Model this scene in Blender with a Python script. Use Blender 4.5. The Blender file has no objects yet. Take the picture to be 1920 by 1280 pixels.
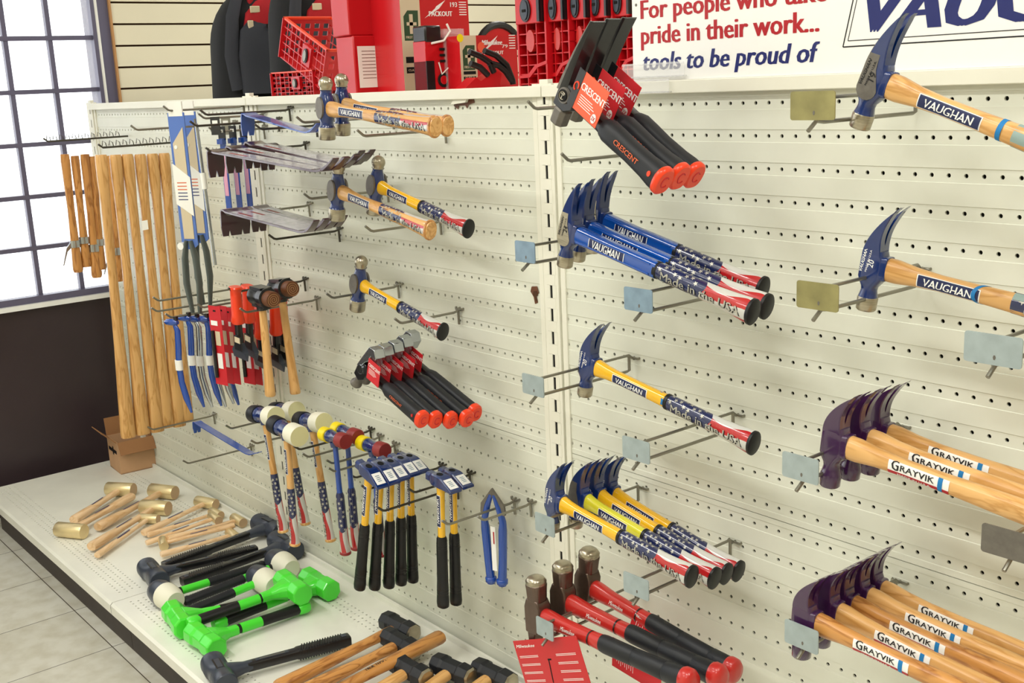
import bpy, math, random
from mathutils import Vector, Matrix
random.seed(7)
I = 0.0254            # one inch; builders below work in inches
Z0 = 55.5             # height of the uppermost peg row above the floor, inches
PI = math.pi
SC = bpy.context.scene
COL = SC.collection

# ------------------------------------------------------------------ camera
CAM_P = Vector((1.13151409, -1.44235480, 0.05034138 + Z0 * I))
YAW, PIT, ROL, FPX = -0.892480578, -0.225664812, -0.0459547972, 2123.2766
fwd = Vector((math.sin(YAW) * math.cos(PIT), math.cos(YAW) * math.cos(PIT), math.sin(PIT)))
rgt = Vector((math.cos(YAW), -math.sin(YAW), 0.0))
upv = rgt.cross(fwd)
R2 = rgt * math.cos(ROL) + upv * math.sin(ROL)
U2 = -rgt * math.sin(ROL) + upv * math.cos(ROL)
cd = bpy.data.cameras.new('camera')
cam = bpy.data.objects.new('camera', cd)
COL.objects.link(cam)
M3 = Matrix((R2, U2, -fwd)).transposed()
cam.matrix_world = Matrix.Translation(CAM_P) @ M3.to_4x4()
cd.sensor_width = 36.0
cd.lens = 36.0 * FPX / 1920.0
cd.clip_start = 0.02
SC.camera = cam

# ------------------------------------------------------------------ world, lamps, exposure
w = bpy.data.worlds.new('daylight')
SC.world = w
w.use_nodes = True
bg = w.node_tree.nodes['Background']
bg.inputs[0].default_value = (0.93, 0.97, 1.0, 1)
bg.inputs[1].default_value = 4.0
SC.view_settings.view_transform = 'Standard'
SC.view_settings.look = 'None'
SC.view_settings.gamma = 1.0
SC.view_settings.use_curve_mapping = False
SC.view_settings.exposure = 0.0
CEIL = 118.0          # ceiling height, inches
LAMPS = [(20, -62, 48, 6), (-62, -62, 48, 6), (64, -120, 48, 6), (-40, -120, 48, 6), (70, -20, 48, 6), (-70, 60, 48, 6), (30, 60, 48, 6)]
for lx, ly, lw, lh in LAMPS:
    ld = bpy.data.lights.new('fluorescent_tube_light', 'AREA')
    ld.shape = 'RECTANGLE'
    ld.size = lw * I
    ld.size_y = lh * I
    ld.energy = 27.0
    ld.color = (1.0, 0.985, 0.935)
    lo = bpy.data.objects.new('fluorescent_tube_light', ld)
    lo.location = (lx * I, ly * I, (CEIL - 5.2) * I)
    COL.objects.link(lo)

# ------------------------------------------------------------------ pixel helpers (1920 x 1280 frame)
def ray(px, py):
    return (fwd * FPX + R2 * (px - 960) - U2 * (py - 640)).normalized()
def P_(px, py, ax, val):
    """point (inches, z from the top peg row) where the line of sight meets the plane axis=val"""
    o = Vector((CAM_P.x / I, CAM_P.y / I, CAM_P.z / I - Z0))
    d = ray(px, py)
    return o + d * ((val - o[ax]) / d[ax])
def oy(px, py, y): return P_(px, py, 1, y)
def oz(px, py, z): return P_(px, py, 2, z)
def ox(px, py, x): return P_(px, py, 0, x)
DECK = -49.5

# ------------------------------------------------------------------ mesh builder (inches)
_txt = {}
def text_geo(s, bold=0.0, shear=0.0, sp=1.0):
    k = (s, bold, shear, sp)
    if k not in _txt:
        c = bpy.data.curves.new('t', 'FONT')
        c.body = s; c.size = 1.0; c.offset = bold; c.shear = shear; c.resolution_u = 2; c.space_character = sp
        o = bpy.data.objects.new('t', c)
        COL.objects.link(o)
        dg = bpy.context.evaluated_depsgraph_get()
        me = bpy.data.meshes.new_from_object(o.evaluated_get(dg))
        vs = [v.co.copy() for v in me.vertices]
        fs = [tuple(p.vertices) for p in me.polygons]
        bpy.data.objects.remove(o); bpy.data.curves.remove(c); bpy.data.meshes.remove(me)
        x0 = min(v.x for v in vs); x1 = max(v.x for v in vs)
        y0 = min(v.y for v in vs); y1 = max(v.y for v in vs)
        _txt[k] = (vs, fs, x0, x1, y0, y1)
    return _txt[k]

def sup(n, hx, hy, p, ph=0.0):
    out = []
    for i in range(n):
        a = 2 * PI * (i + 0.5) / n + ph
        c, s = math.cos(a), math.sin(a)
        out.append((hx * math.copysign(abs(c) ** (2 / p), c), hy * math.copysign(abs(s) ** (2 / p), s)))
    return out

class MB:
    def __init__(self):
        self.v = []; self.f = []; self.m = []; self.mats = []; self.T = None
    def mi(self, mat):
        if mat not in self.mats: self.mats.append(mat)
        return self.mats.index(mat)
    def add(self, vs, fs, mat):
        b = len(self.v); k = self.mi(mat)
        for q in vs:
            q = Vector(q)
            self.v.append(self.T @ q if self.T is not None else q)
        for f in fs:
            self.f.append(tuple(b + i for i in f)); self.m.append(k)
    def loft(self, rings, mat, cap0=True, cap1=True, matcap=None):
        n = len(rings[0]); vs = [q for r in rings for q in r]; fs = []
        for i in range(len(rings) - 1):
            for j in range(n):
                a = i * n + j; b = i * n + (j + 1) % n
                fs.append((a, b, b + n, a + n))
        if cap0: fs.append(tuple(reversed(range(n))))
        if cap1 and matcap is None: fs.append(tuple(range((len(rings) - 1) * n, len(rings) * n)))
        self.add(vs, fs, mat)
        if cap1 and matcap is not None: self.add(list(rings[-1]), [tuple(range(n))], matcap)
    def axial(self, prof, mat, ax='X', p=2.0, n=20, cap0=True, cap1=True, off=(0, 0, 0), matcap=None, ph=0.0):
        """prof: (t, ra, rb[, ca, cb[, p]]) sections along axis ax"""
        rings = []
        for q in prof:
            t, ra = q[0], q[1]; rb = q[2] if len(q) > 2 else ra
            ca = q[3] if len(q) > 3 else 0; cb = q[4] if len(q) > 4 else 0
            pp = q[5] if len(q) > 5 else p
            s = sup(n, ra, rb, pp, ph)
            if ax == 'X': rings.append([(t + off[0], ca + a + off[1], cb + b + off[2]) for a, b in s])
            elif ax == 'Z': rings.append([(ca + a + off[0], cb + b + off[1], t + off[2]) for a, b in s])
            else: rings.append([(ca + b + off[0], t + off[1], cb + a + off[2]) for a, b in s])
        self.loft(rings, mat, cap0, cap1, matcap)
    def tube(self, path, r, mat, n=8, cap=True, flat=1.0):
        path = [Vector(q) for q in path]; rr = r if isinstance(r, (list, tuple)) else [r] * len(path)
        rings = []; pn = None
        for i, q in enumerate(path):
            t = (path[min(i + 1, len(path) - 1)] - path[max(i - 1, 0)]).normalized()
            if pn is None:
                a = Vector((0, 0, 1)) if abs(t.z) < 0.9 else Vector((0, 1, 0))
                pn = (a - t * a.dot(t)).normalized()
            else: pn = (pn - t * pn.dot(t)).normalized()
            bn = t.cross(pn)
            rings.append([q + pn * (math.cos(2 * PI * k / n) * rr[i]) + bn * (math.sin(2 * PI * k / n) * rr[i] * flat) for k in range(n)])
        self.loft(rings, mat, cap, cap)
    def box(self, c, s, mat, R=None):
        c = Vector(c); h = Vector(s) / 2; vs = []
        for x in (-1, 1):
            for y in (-1, 1):
                for z in (-1, 1):
                    q = Vector((x * h.x, y * h.y, z * h.z))
                    if R is not None: q = R @ q
                    vs.append(c + q)
        self.add(vs, [(0, 1, 3, 2), (4, 6, 7, 5), (0, 4, 5, 1), (2, 3, 7, 6), (0, 2, 6, 4), (1, 5, 7, 3)], mat)
    def prism(self, pts, y0, y1, mat):
        """polygon in XZ extruded over Y"""
        n = len(pts)
        vs = [(a, y0, b) for a, b in pts] + [(a, y1, b) for a, b in pts]
        fs = [tuple(range(n)), tuple(reversed(range(n, 2 * n)))] + [(i, i + n, (i + 1) % n + n, (i + 1) % n) for i in range(n)]
        self.add(vs, fs, mat)
    def ribbon(self, path, w, t, mat, wf=None):
        """flat bar: path of (x, z), width w over Y, thickness t"""
        rings = []; n = len(path)
        for i, (x, z) in enumerate(path):
            a = Vector(path[min(i + 1, n - 1)]) - Vector(path[max(i - 1, 0)]); a.normalize()
            nx, nz = -a.y * t / 2, a.x * t / 2; ww = (wf(i / (n - 1)) if wf else w) / 2
            rings.append([(x - nx, -ww, z - nz), (x - nx, ww, z - nz), (x + nx, ww, z + nz), (x + nx, -ww, z + nz)])
        self.loft(rings, mat)
    def text(self, s, h, mat, fn, bold=0.0, shear=0.0, align='C', width=None, sp=1.0):
        """fn maps (u, v) in inches to a point; h = em height"""
        extra = bold * 0.9
        vs, fs, x0, x1, y0, y1 = text_geo(s, 0.0, shear, sp)
        kx = h if width is None else width / (x1 - x0)
        ox_ = {'C': (x0 + x1) / 2, 'L': x0, 'R': x1}[align]
        p0, pu, pv = (Vector(fn(*q)) for q in ((0, 0), (.05, 0), (0, .05)))
        nn = (pu - p0).cross(pv - p0).normalized()
        for j, d in enumerate((0.0,) if extra <= 0 else (0.0, -extra, extra)):
            self.add([Vector(fn((q.x - ox_) * kx + d * h, q.y * h)) + nn * (.004 * j) for q in vs], fs, mat)
    def star(self, u, v, r, mat, fn, rot=0.0):
        vs = [fn(u, v)]
        for k in range(10):
            a = rot + PI / 2 + k * PI / 5; rr = r if k % 2 == 0 else r * 0.42
            vs.append(fn(u + rr * math.cos(a), v + rr * math.sin(a)))
        self.add(vs, [(0, 1 + k, 1 + (k + 1) % 10) for k in range(10)], mat)
    def patch(self, u0, u1, v0, v1, mat, fn, nu=10, nv=6):
        vs = [fn(u0 + (u1 - u0) * i / nu, v0 + (v1 - v0) * j / nv) for i in range(nu + 1) for j in range(nv + 1)]
        k = nv + 1
        self.add(vs, [(i * k + j, (i + 1) * k + j, (i + 1) * k + j + 1, i * k + j + 1) for i in range(nu) for j in range(nv)], mat)
    def build(self, name, parent=None, bevel=0.0, smooth=40, seg=2):
        me = bpy.data.meshes.new(name)
        me.from_pydata([(q.x * I, q.y * I, q.z * I) for q in self.v], [], self.f)
        for m in self.mats: me.materials.append(m)
        me.polygons.foreach_set('material_index', self.m)
        if smooth:
            me.polygons.foreach_set('use_smooth', [True] * len(self.f))
            me.set_sharp_from_angle(angle=math.radians(smooth))
        me.update()
        o = bpy.data.objects.new(name, me)
        COL.objects.link(o)
        if parent is not None: o.parent = parent
        if bevel:
            b = o.modifiers.new('bevel', 'BEVEL'); b.width = bevel * I; b.segments = seg
            b.limit_method = 'ANGLE'; b.angle_limit = math.radians(35); b.harden_normals = False
        return o

def root(name, label=None, cat=None, group=None):
    o = bpy.data.objects.new(name, None); COL.objects.link(o); o.empty_display_size = 0.02
    return tag(o, label, cat, group)
def tag(o, label=None, cat=None, group=None, kind=None):
    if label: o['label'] = label
    if cat: o['category'] = cat
    if group: o['group'] = group
    if kind: o['kind'] = kind
    return o
def copy_tree(o, parent=None):
    c = o.copy(); COL.objects.link(c); c.parent = parent
    for ch in list(o.children): copy_tree(ch, c)
    return c
def W(q): return Vector((q[0] * I, q[1] * I, (q[2] + Z0) * I))
def place(o, A, B, zdir, L, sc=None):
    """thing whose local +X runs from A to B (inches) over template length L; local Z towards zdir"""
    A = Vector(A); B = Vector(B); X = B - A; s = X.length / L if sc is None else sc; X.normalize()
    Z = Vector(zdir); Z = (Z - X * Z.dot(X)).normalized(); Y = Z.cross(X)
    M = Matrix((X, Y, Z)).transposed().to_4x4()
    o.matrix_world = Matrix.Translation(W(A)) @ M @ Matrix.Scale(s, 4)
    return s
def at(o, q, rz=0.0, sc=1.0):
    o.matrix_world = Matrix.Translation(W(q)) @ Matrix.Rotation(rz, 4, 'Z') @ Matrix.Scale(sc, 4)

# ------------------------------------------------------------------ materials
def lin(h):
    h = h.lstrip('#'); c = [int(h[i:i + 2], 16) / 255 for i in (0, 2, 4)]
    return tuple((x / 12.92 if x <= 0.04045 else ((x + 0.055) / 1.055) ** 2.4) for x in c) + (1,)
def mat(name, col, rough=0.5, metal=0.0, coat=0.0, noise=0.0, nscale=60.0, bump=0.0, alpha=1.0, trans=0.0, ior=1.45, stretch=None):
    m = bpy.data.materials.new(name); m.use_nodes = True
    nt = m.node_tree; b = nt.nodes['Principled BSDF']
    b.inputs['Base Color'].default_value = lin(col); b.inputs['Roughness'].default_value = rough
    b.inputs['Metallic'].default_value = metal; b.inputs['Coat Weight'].default_value = coat
    b.inputs['Coat Roughness'].default_value = 0.08; b.inputs['IOR'].default_value = ior
    b.inputs['Transmission Weight'].default_value = trans; b.inputs['Alpha'].default_value = alpha
    if noise or bump:
        tc = nt.nodes.new('ShaderNodeTexCoord'); n = nt.nodes.new('ShaderNodeTexNoise')
        n.inputs['Scale'].default_value = nscale; n.inputs['Detail'].default_value = 4
        mp = nt.nodes.new('ShaderNodeMapping')
        if stretch: mp.inputs['Scale'].default_value = stretch
        nt.links.new(tc.outputs['Object'], mp.inputs[0]); nt.links.new(mp.outputs[0], n.inputs['Vector'])
        if noise:
            mr = nt.nodes.new('ShaderNodeMapRange'); mr.inputs[1].default_value = 0.3; mr.inputs[2].default_value = 0.7
            mr.inputs[3].default_value = 1 - noise; mr.inputs[4].default_value = 1 + noise * 0.4
            mx = nt.nodes.new('ShaderNodeVectorMath'); mx.operation = 'SCALE'
            mx.inputs[0].default_value = lin(col)[:3]
            nt.links.new(n.outputs[0], mr.inputs[0]); nt.links.new(mr.outputs[0], mx.inputs['Scale'])
            nt.links.new(mx.outputs[0], b.inputs['Base Color'])
        if bump:
            bp = nt.nodes.new('ShaderNodeBump'); bp.inputs['Strength'].default_value = bump; bp.inputs['Distance'].default_value = 0.001
            nt.links.new(n.outputs[0], bp.inputs['Height']); nt.links.new(bp.outputs[0], b.inputs['Normal'])
    return m
def wood(name, c1, c2, scale=38.0, rough=0.38, coat=0.35):
    m = bpy.data.materials.new(name); m.use_nodes = True; nt = m.node_tree; b = nt.nodes['Principled BSDF']
    tc = nt.nodes.new('ShaderNodeTexCoord'); oi = nt.nodes.new('ShaderNodeObjectInfo')
    ad = nt.nodes.new('ShaderNodeVectorMath'); ad.operation = 'MULTIPLY_ADD'
    ad.inputs[1].default_value = (0.16, 1, 1); 
    cb = nt.nodes.new('ShaderNodeCombineXYZ')
    ml = nt.nodes.new('ShaderNodeMath'); ml.operation = 'MULTIPLY'; ml.inputs[1].default_value = 3.7
    nt.links.new(oi.outputs['Random'], ml.inputs[0])
    for k in range(3): nt.links.new(ml.outputs[0], cb.inputs[k])
    nt.links.new(tc.outputs['Object'], ad.inputs[0]); nt.links.new(cb.outputs[0], ad.inputs[2])
    n = nt.nodes.new('ShaderNodeTexNoise'); n.inputs['Scale'].default_value = scale; n.inputs['Detail'].default_value = 3; n.inputs['Distortion'].default_value = 0.6
    mm = nt.nodes.new('ShaderNodeMath'); mm.operation = 'MULTIPLY'; mm.inputs[1].default_value = 9.0
    fr = nt.nodes.new('ShaderNodeMath'); fr.operation = 'PINGPONG'; fr.inputs[1].default_value = 1.0
    nt.links.new(ad.outputs[0], n.inputs['Vector']); nt.links.new(n.outputs[0], mm.inputs[0]); nt.links.new(mm.outputs[0], fr.inputs[0])
    n2 = nt.nodes.new('ShaderNodeTexNoise'); n2.inputs['Scale'].default_value = scale * 0.4
    nt.links.new(ad.outputs[0], n2.inputs['Vector'])
    rp = nt.nodes.new('ShaderNodeValToRGB'); e = rp.color_ramp.elements
    e[0].position = 0.0; e[0].color = lin(c2); e[1].position = 0.55; e[1].color = lin(c1)
    nt.links.new(fr.outputs[0], rp.inputs[0])
    mx = nt.nodes.new('ShaderNodeMix'); mx.data_type = 'RGBA'; mx.blend_type = 'MULTIPLY'; mx.inputs[0].default_value = 0.5
    r2 = nt.nodes.new('ShaderNodeValToRGB'); r2.color_ramp.elements[0].position = 0.35; r2.color_ramp.elements[0].color = (0.74, 0.68, 0.58, 1); r2.color_ramp.elements[1].position = 0.62
    nt.links.new(n2.outputs[0], r2.inputs[0]); nt.links.new(rp.outputs[0], mx.inputs[6]); nt.links.new(r2.outputs[0], mx.inputs[7])
    nt.links.new(mx.outputs[2], b.inputs['Base Color'])
    b.inputs['Roughness'].default_value = rough; b.inputs['Coat Weight'].default_value = coat; b.inputs['Coat Roughness'].default_value = 0.15
    return m
_flag = {}
def flag(xb):
    """flag print on a grip: navy up to x=xb (inches), then wavy red and silver-white stripes"""
    if xb in _flag: return _flag[xb]
    m = bpy.data.materials.new('flag_print'); m.use_nodes = True; nt = m.node_tree; b = nt.nodes['Principled BSDF']
    N = nt.nodes.new; Lk = nt.links.new
    tc = N('ShaderNodeTexCoord'); sx = N('ShaderNodeSeparateXYZ'); Lk(tc.outputs['Object'], sx.inputs[0])
    def ma(op, a, bb=None):
        q = N('ShaderNodeMath'); q.operation = op
        for i, s in enumerate((a, bb)):
            if s is None: continue
            if isinstance(s, (int, float)): q.inputs[i].default_value = s
            else: Lk(s, q.inputs[i])
        return q.outputs[0]
    ang = ma('ARCTAN2', sx.outputs[2], ma('MULTIPLY', sx.outputs[1], -1.0))
    xi = ma('DIVIDE', sx.outputs[0], I)
    wav = ma('MULTIPLY', ma('SINE', ma('MULTIPLY', xi, 1.5)), 0.75)
    st = ma('GREATER_THAN', ma('SINE', ma('ADD', ma('MULTIPLY', ang, 3.0), wav)), 0.05)
    edge = ma('ADD', xb, ma('MULTIPLY', ma('SINE', ma('MULTIPLY', ang, 2.0)), 0.22))
    isb = ma('LESS_THAN', xi, edge)
    m1 = N('ShaderNodeMix'); m1.data_type = 'RGBA'; m1.inputs[6].default_value = lin('c9c8c2'); m1.inputs[7].default_value = lin('b3141b'); Lk(st, m1.inputs[0])
    m2 = N('ShaderNodeMix'); m2.data_type = 'RGBA'; m2.inputs[7].default_value = lin('16204f'); Lk(m1.outputs[2], m2.inputs[6]); Lk(isb, m2.inputs[0])
    Lk(m2.outputs[2], b.inputs['Base Color']); b.inputs['Roughness'].default_value = 0.28; b.inputs['Coat Weight'].default_value = 0.8
    b.inputs['Coat Roughness'].default_value = 0.05
    _flag[xb] = m
    return m

M = dict(
 shelf=mat('shelf_paint', 'dddecf', 0.42, noise=0.05, nscale=9, bump=0.02),
 shelf2=mat('deck_paint', 'e9e8dc', 0.35, noise=0.08, nscale=6),
 upright=mat('upright_paint', 'e8e6d6', 0.4),
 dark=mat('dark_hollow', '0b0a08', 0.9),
 groove=mat('groove_brown', '4a2c16', 0.8),
 slat=mat('slatwall_beige', 'e6dfc8', 0.55, noise=0.03, nscale=3),
 floor=None,
 kick=mat('kick_plate', '3a302d', 0.5, noise=0.25, nscale=14),
 darkpanel=mat('dark_wall_panel', '3a2f33', 0.36, noise=0.2, nscale=3),
 bronze=mat('window_frame_bloomed', '66637a', 0.4, metal=0.2),  # bronze frame lightened: the bloom of the bright window is put into its colour
 sill=mat('window_sill_white', 'f4f5f2', 0.4),
 white=mat('white_paint', 'f2f1e9', 0.4),
 wire=mat('hook_wire', '8f8c80', 0.35, metal=0.85),
 wiredk=mat('hook_wire_dark', '55524a', 0.4, metal=0.8),
 plate=mat('tag_plate_zinc', 'a9b6b8', 0.42, metal=0.35, noise=0.15, nscale=40),
 plateb=mat('tag_plate_blue', '8ba3b6', 0.3, metal=0.3, noise=0.2, nscale=40),
 platey=mat('tag_plate_brass', '97905f', 0.4, metal=0.35, noise=0.25, nscale=30),
 steel=mat('brushed_steel', 'b5ac98', 0.28, metal=0.9, noise=0.2, nscale=50, stretch=(1, 1, 12)),
 steeld=mat('milled_steel', '77726b', 0.5, metal=0.6, noise=0.15, nscale=120),
 forged=mat('forged_steel_brown', '6d5d54', 0.3, metal=0.8, noise=0.15, nscale=60),
 blue=mat('blue_enamel', '0c2a66', 0.22, coat=1.0),
 tube=mat('bright_blue_enamel', '0b4ca6', 0.18, coat=1.0),
 navy=mat('navy_label', '14204f', 0.35, coat=0.3),
 purple=mat('purple_enamel', '3c1b45', 0.25, coat=1.0),
 maroon=mat('maroon_enamel', '3b1620', 0.28, coat=0.8),
 wtext=mat('white_lettering', 'f3f2ee', 0.4),
 stext=mat('silver_lettering', 'b9b6aa', 0.3, metal=0.3),
 ktext=mat('black_lettering', '17161a', 0.4),
 rtext=mat('red_lettering', 'b01220', 0.4),
 btext=mat('blue_lettering', '1b2468', 0.4),
 otext=mat('orange_lettering', 'd8602c', 0.5),
 yellow=mat('yellow_fibreglass', 'f0b81c', 0.22, coat=0.6),
 pyellow=mat('pale_yellow_fibreglass', 'd8d235', 0.25, coat=0.6),
 wood=wood('ash_wood', 'e2b06e', 'c8924e'),
 wood2=wood('hickory_wood', 'd09450', 'a4682e'),
 wood3=wood('pale_wood', 'f0cda2', 'e2b784'),
 rubber=mat('black_rubber', '101012', 0.42, bump=0.1, nscale=300),
 rubber2=mat('dark_rubber', '1a1c21', 0.5),
 blackp=mat('black_plastic', '131316', 0.3, coat=0.3),
 slate=mat('dead_blow_slate', '3a404c', 0.3, noise=0.08, nscale=20),
 tape=mat('blue_tape', '1878b8', 0.6),
 greytape=mat('grey_tape', '8ea39e', 0.5),
 red=mat('red_plastic', 'c4121c', 0.35, coat=0.2),
 redh=mat('red_handle', 'c02a25', 0.32, coat=0.4),
 orange=mat('orange_plastic', 'ee3f16', 0.35, coat=0.2),
 cardo=mat('orange_card', 'f0603e', 0.5),
 cardr=mat('red_card', 'c9222b', 0.5),
 green=mat('green_plastic', '49de34', 0.35, coat=0.4),
 greend=mat('dark_green', '2c4a2c', 0.5),
 white2=mat('white_rubber', 'e6e3cf', 0.5),
 cream=mat('cream_nylon', 'ded9a8', 0.4),
 redrub=mat('red_rubber', '8f2f2e', 0.45),
 yel=mat('yellow_plastic', 'f2d911', 0.35),
 brass=mat('brass', 'e6d2a2', 0.34, metal=0.7, noise=0.1, nscale=30),
 brassd=mat('brass_end', 'c9ab88', 0.5, metal=0.4),
 hide=mat('rawhide', '6b3f24', 0.45, noise=0.3, nscale=40),
 hide2=mat('rawhide_pale', 'b98a5a', 0.5),
 cardboard=mat('cardboard', 'c59c76', 0.8, noise=0.12, nscale=10),
 cardin=mat('cardboard_inside', '9a6e47', 0.85),
 beige=mat('beige_board', 'd2c2a3', 0.5),
 grey=mat('grey_paint', '5a625e', 0.45),
 bluegrey=mat('blue_board', '5878c0', 0.4),
 pry=mat('pry_blue', '1547a0', 0.22, coat=0.8),
 chrome=mat('chrome', 'b9bec4', 0.2, metal=0.95),
 fabric=mat('black_fabric', '131418', 0.8, bump=0.3, nscale=500),
 fabric2=mat('grey_fabric', '34363e', 0.85, bump=0.3, nscale=500),
 redfab=mat('red_fabric', 'a8121d', 0.8, bump=0.2, nscale=400),
 clear=mat('clear_plastic', 'f4f4f4', 0.08, alpha=0.22, coat=0.5),
 clear2=mat('clear_blister', 'e8e8ea', 0.05, alpha=0.3, coat=0.8),
 paper=mat('bar_label_paper', 'bdb8c2', 0.25, noise=0.3, nscale=70, coat=0.6),
 pink=mat('pink_label', 'd99bb5', 0.5),
)
def floor_mat():
    m = bpy.data.materials.new('vinyl_tile'); m.use_nodes = True; nt = m.node_tree; b = nt.nodes['Principled BSDF']
    tc = nt.nodes.new('ShaderNodeTexCoord'); mp = nt.nodes.new('ShaderNodeMapping')
    mp.inputs['Rotation'].default_value = (0, 0, 0.0); mp.inputs['Location'].default_value = (10.8 * I, 9.1 * I, 0)
    br = nt.nodes.new('ShaderNodeTexBrick'); br.offset = 0.0; br.inputs['Scale'].default_value = 1.0
    br.inputs['Brick Width'].default_value = 12 * I; br.inputs['Row Height'].default_value = 12 * I
    br.inputs['Mortar Size'].default_value = 0.0014; br.inputs['Color1'].default_value = lin('c9c6b8'); br.inputs['Color2'].default_value = lin('d4d2c6')
    br.inputs['Mortar'].default_value = lin('4c4538')
    n = nt.nodes.new('ShaderNodeTexNoise'); n.inputs['Scale'].default_value = 18; n.inputs['Detail'].default_value = 8
    rp = nt.nodes.new('ShaderNodeValToRGB'); rp.color_ramp.elements[0].position = 0.3; rp.color_ramp.elements[0].color = (0.72, 0.68, 0.58, 1); rp.color_ramp.elements[1].position = 0.6
    mx = nt.nodes.new('ShaderNodeMix'); mx.data_type = 'RGBA'; mx.blend_type = 'MULTIPLY'; mx.inputs[0].default_value = 0.6
    nt.links.new(tc.outputs['Object'], mp.inputs[0]); nt.links.new(mp.outputs[0], br.inputs['Vector']); nt.links.new(tc.outputs['Object'], n.inputs['Vector'])
    nt.links.new(n.outputs[0], rp.inputs[0]); nt.links.new(br.outputs[0], mx.inputs[6]); nt.links.new(rp.outputs[0], mx.inputs[7])
    nt.links.new(mx.outputs[2], b.inputs['Base Color']); b.inputs['Roughness'].default_value = 0.35
    return m
M['floor'] = floor_mat()

# ================================================================== SETTING
XW = -121.0                 # window wall plane
XL, XR = -116.5, 27.5       # gondola run
def struct(mb, name, **k): return tag(mb.build(name, **k), kind='structure')
mb = MB(); mb.box((0, -40, -0.5 - 0), (480, 480, 1.0), M['floor']); o = struct(mb, 'floor', smooth=0); 
mb = MB(); mb.box((0, -40, CEIL + 0.5), (480, 480, 1.0), M['white']); struct(mb, 'ceiling', smooth=0)
LL = ['above the aisle in front of the claw hammers', 'above the aisle in front of the mallets', 'at the back right of the room', 'at the back middle of the room', 'over the right end of the shelving', 'behind the shelving near the window wall', 'behind the shelving near its right end']
for k, (lx, ly, lw, lh) in enumerate(LAMPS):
    t = root('ceiling_light', 'long fluorescent ceiling light ' + LL[k], 'light', 'ceiling lights')
    mb = MB(); mb.box((0, 0, -1.2), (lw + 4, lh + 4, 2.4), M['white']); mb.build('housing', t, smooth=0)
    mb = MB()
    for k in (-1.5, 1.5): mb.axial([(-lw / 2, 0.5), (lw / 2, 0.5)], M['wtext'], 'X', n=10, off=(0, k, -3.0))
    mb.build('tube', t)
    t.location = (lx * I, ly * I, CEIL * I)

for nm, c, sz in (('wall_rear', (0, -223, CEIL / 2), (480, 6, CEIL)), ('wall_right', (203, -40, CEIL / 2), (6, 372, CEIL)), ('wall_back', (0, 152, CEIL / 2), (480, 6, CEIL))):
    mb = MB(); mb.box(c, sz, M['slat']); struct(mb, nm, smooth=0)

def zr(r): return -2.0 * r + (0.4 if r >= 14 else 0.0)
# window wall: dark panel below, window, slatwall to the right of the window
def WZ(z): return z + Z0
mb = MB()
mb.box((XW - 3, -61.5, WZ(-26.2) / 2), (6, 135, WZ(-26.2)), M['darkpanel'])
struct(mb, 'wall_window_side_lower', smooth=0)
mb = MB(); mb.box((XW + 0.15, -61.5, WZ(-25.9)), (1.6, 135, 0.65), M['sill']); struct(mb, 'trim_1', smooth=0)
mb = MB(); mb.box((XW - 2.9, 4.85, CEIL / 2), (5.9, 1.7, CEIL), M['bronze']); struct(mb, 'trim_2', smooth=0)
mb = MB(); mb.box((XW - 0.3, 3.85, (WZ(-25.5) + CEIL) / 2), (0.9, 0.5, CEIL - WZ(-25.5)), M['sill']); struct(mb, 'trim_3', smooth=0)
wf = MB()
YE = 3.55
wf.box((XW - 0.6, 3.35, (WZ(-25) + CEIL) / 2), (1.8, 0.55, CEIL - WZ(-25)), M['bronze'])
wf.box((XW - 0.6, (YE - 129) / 2, WZ(-25.1)), (1.6, YE + 129, 0.9), M['bronze'])
for k in range(1, 20): wf.box((XW - 0.8, 3.15 - k * 5.95, (WZ(-25) + CEIL) / 2), (1.0, 0.62, CEIL - WZ(-25)), M['bronze'])
for k in range(1, 13): wf.box((XW - 0.8, (YE - 129) / 2, WZ(-25.1) + k * 7.15), (1.2, YE + 129, 0.6), M['bronze'])
win = struct(wf, 'window_1', smooth=0)
mb = MB(); mb.box((XW - 1.0, (YE - 129) / 2, (WZ(-25) + CEIL) / 2), (0.2, YE + 129, CEIL - WZ(-25)), M['clear']); g = mb.build('window_pane', win, smooth=0)
# something pale outdoors seen low through the panes
# slatwall on the same wall, past the window
mb = MB()
y0, y1 = 5.9, 150
mb.box((XW - 3.4, (y0 + y1) / 2, CEIL / 2), (6, y1 - y0, CEIL), M['groove'])
z = -0.93
while z < CEIL:
    top = min(z + 2.72, CEIL)
    mb.box((XW - 0.1, (y0 + y1) / 2, (z + top) / 2), (0.8, y1 - y0, top - z), M['slat']); z += 3.0
struct(mb, 'wall_slatwall', smooth=0)
mb = MB(); mb.box((XW + 0.2, y0 - 0.1, CEIL / 2), (0.7, 0.3, CEIL), M['hide2']); struct(mb, 'trim_4', smooth=0)

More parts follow.
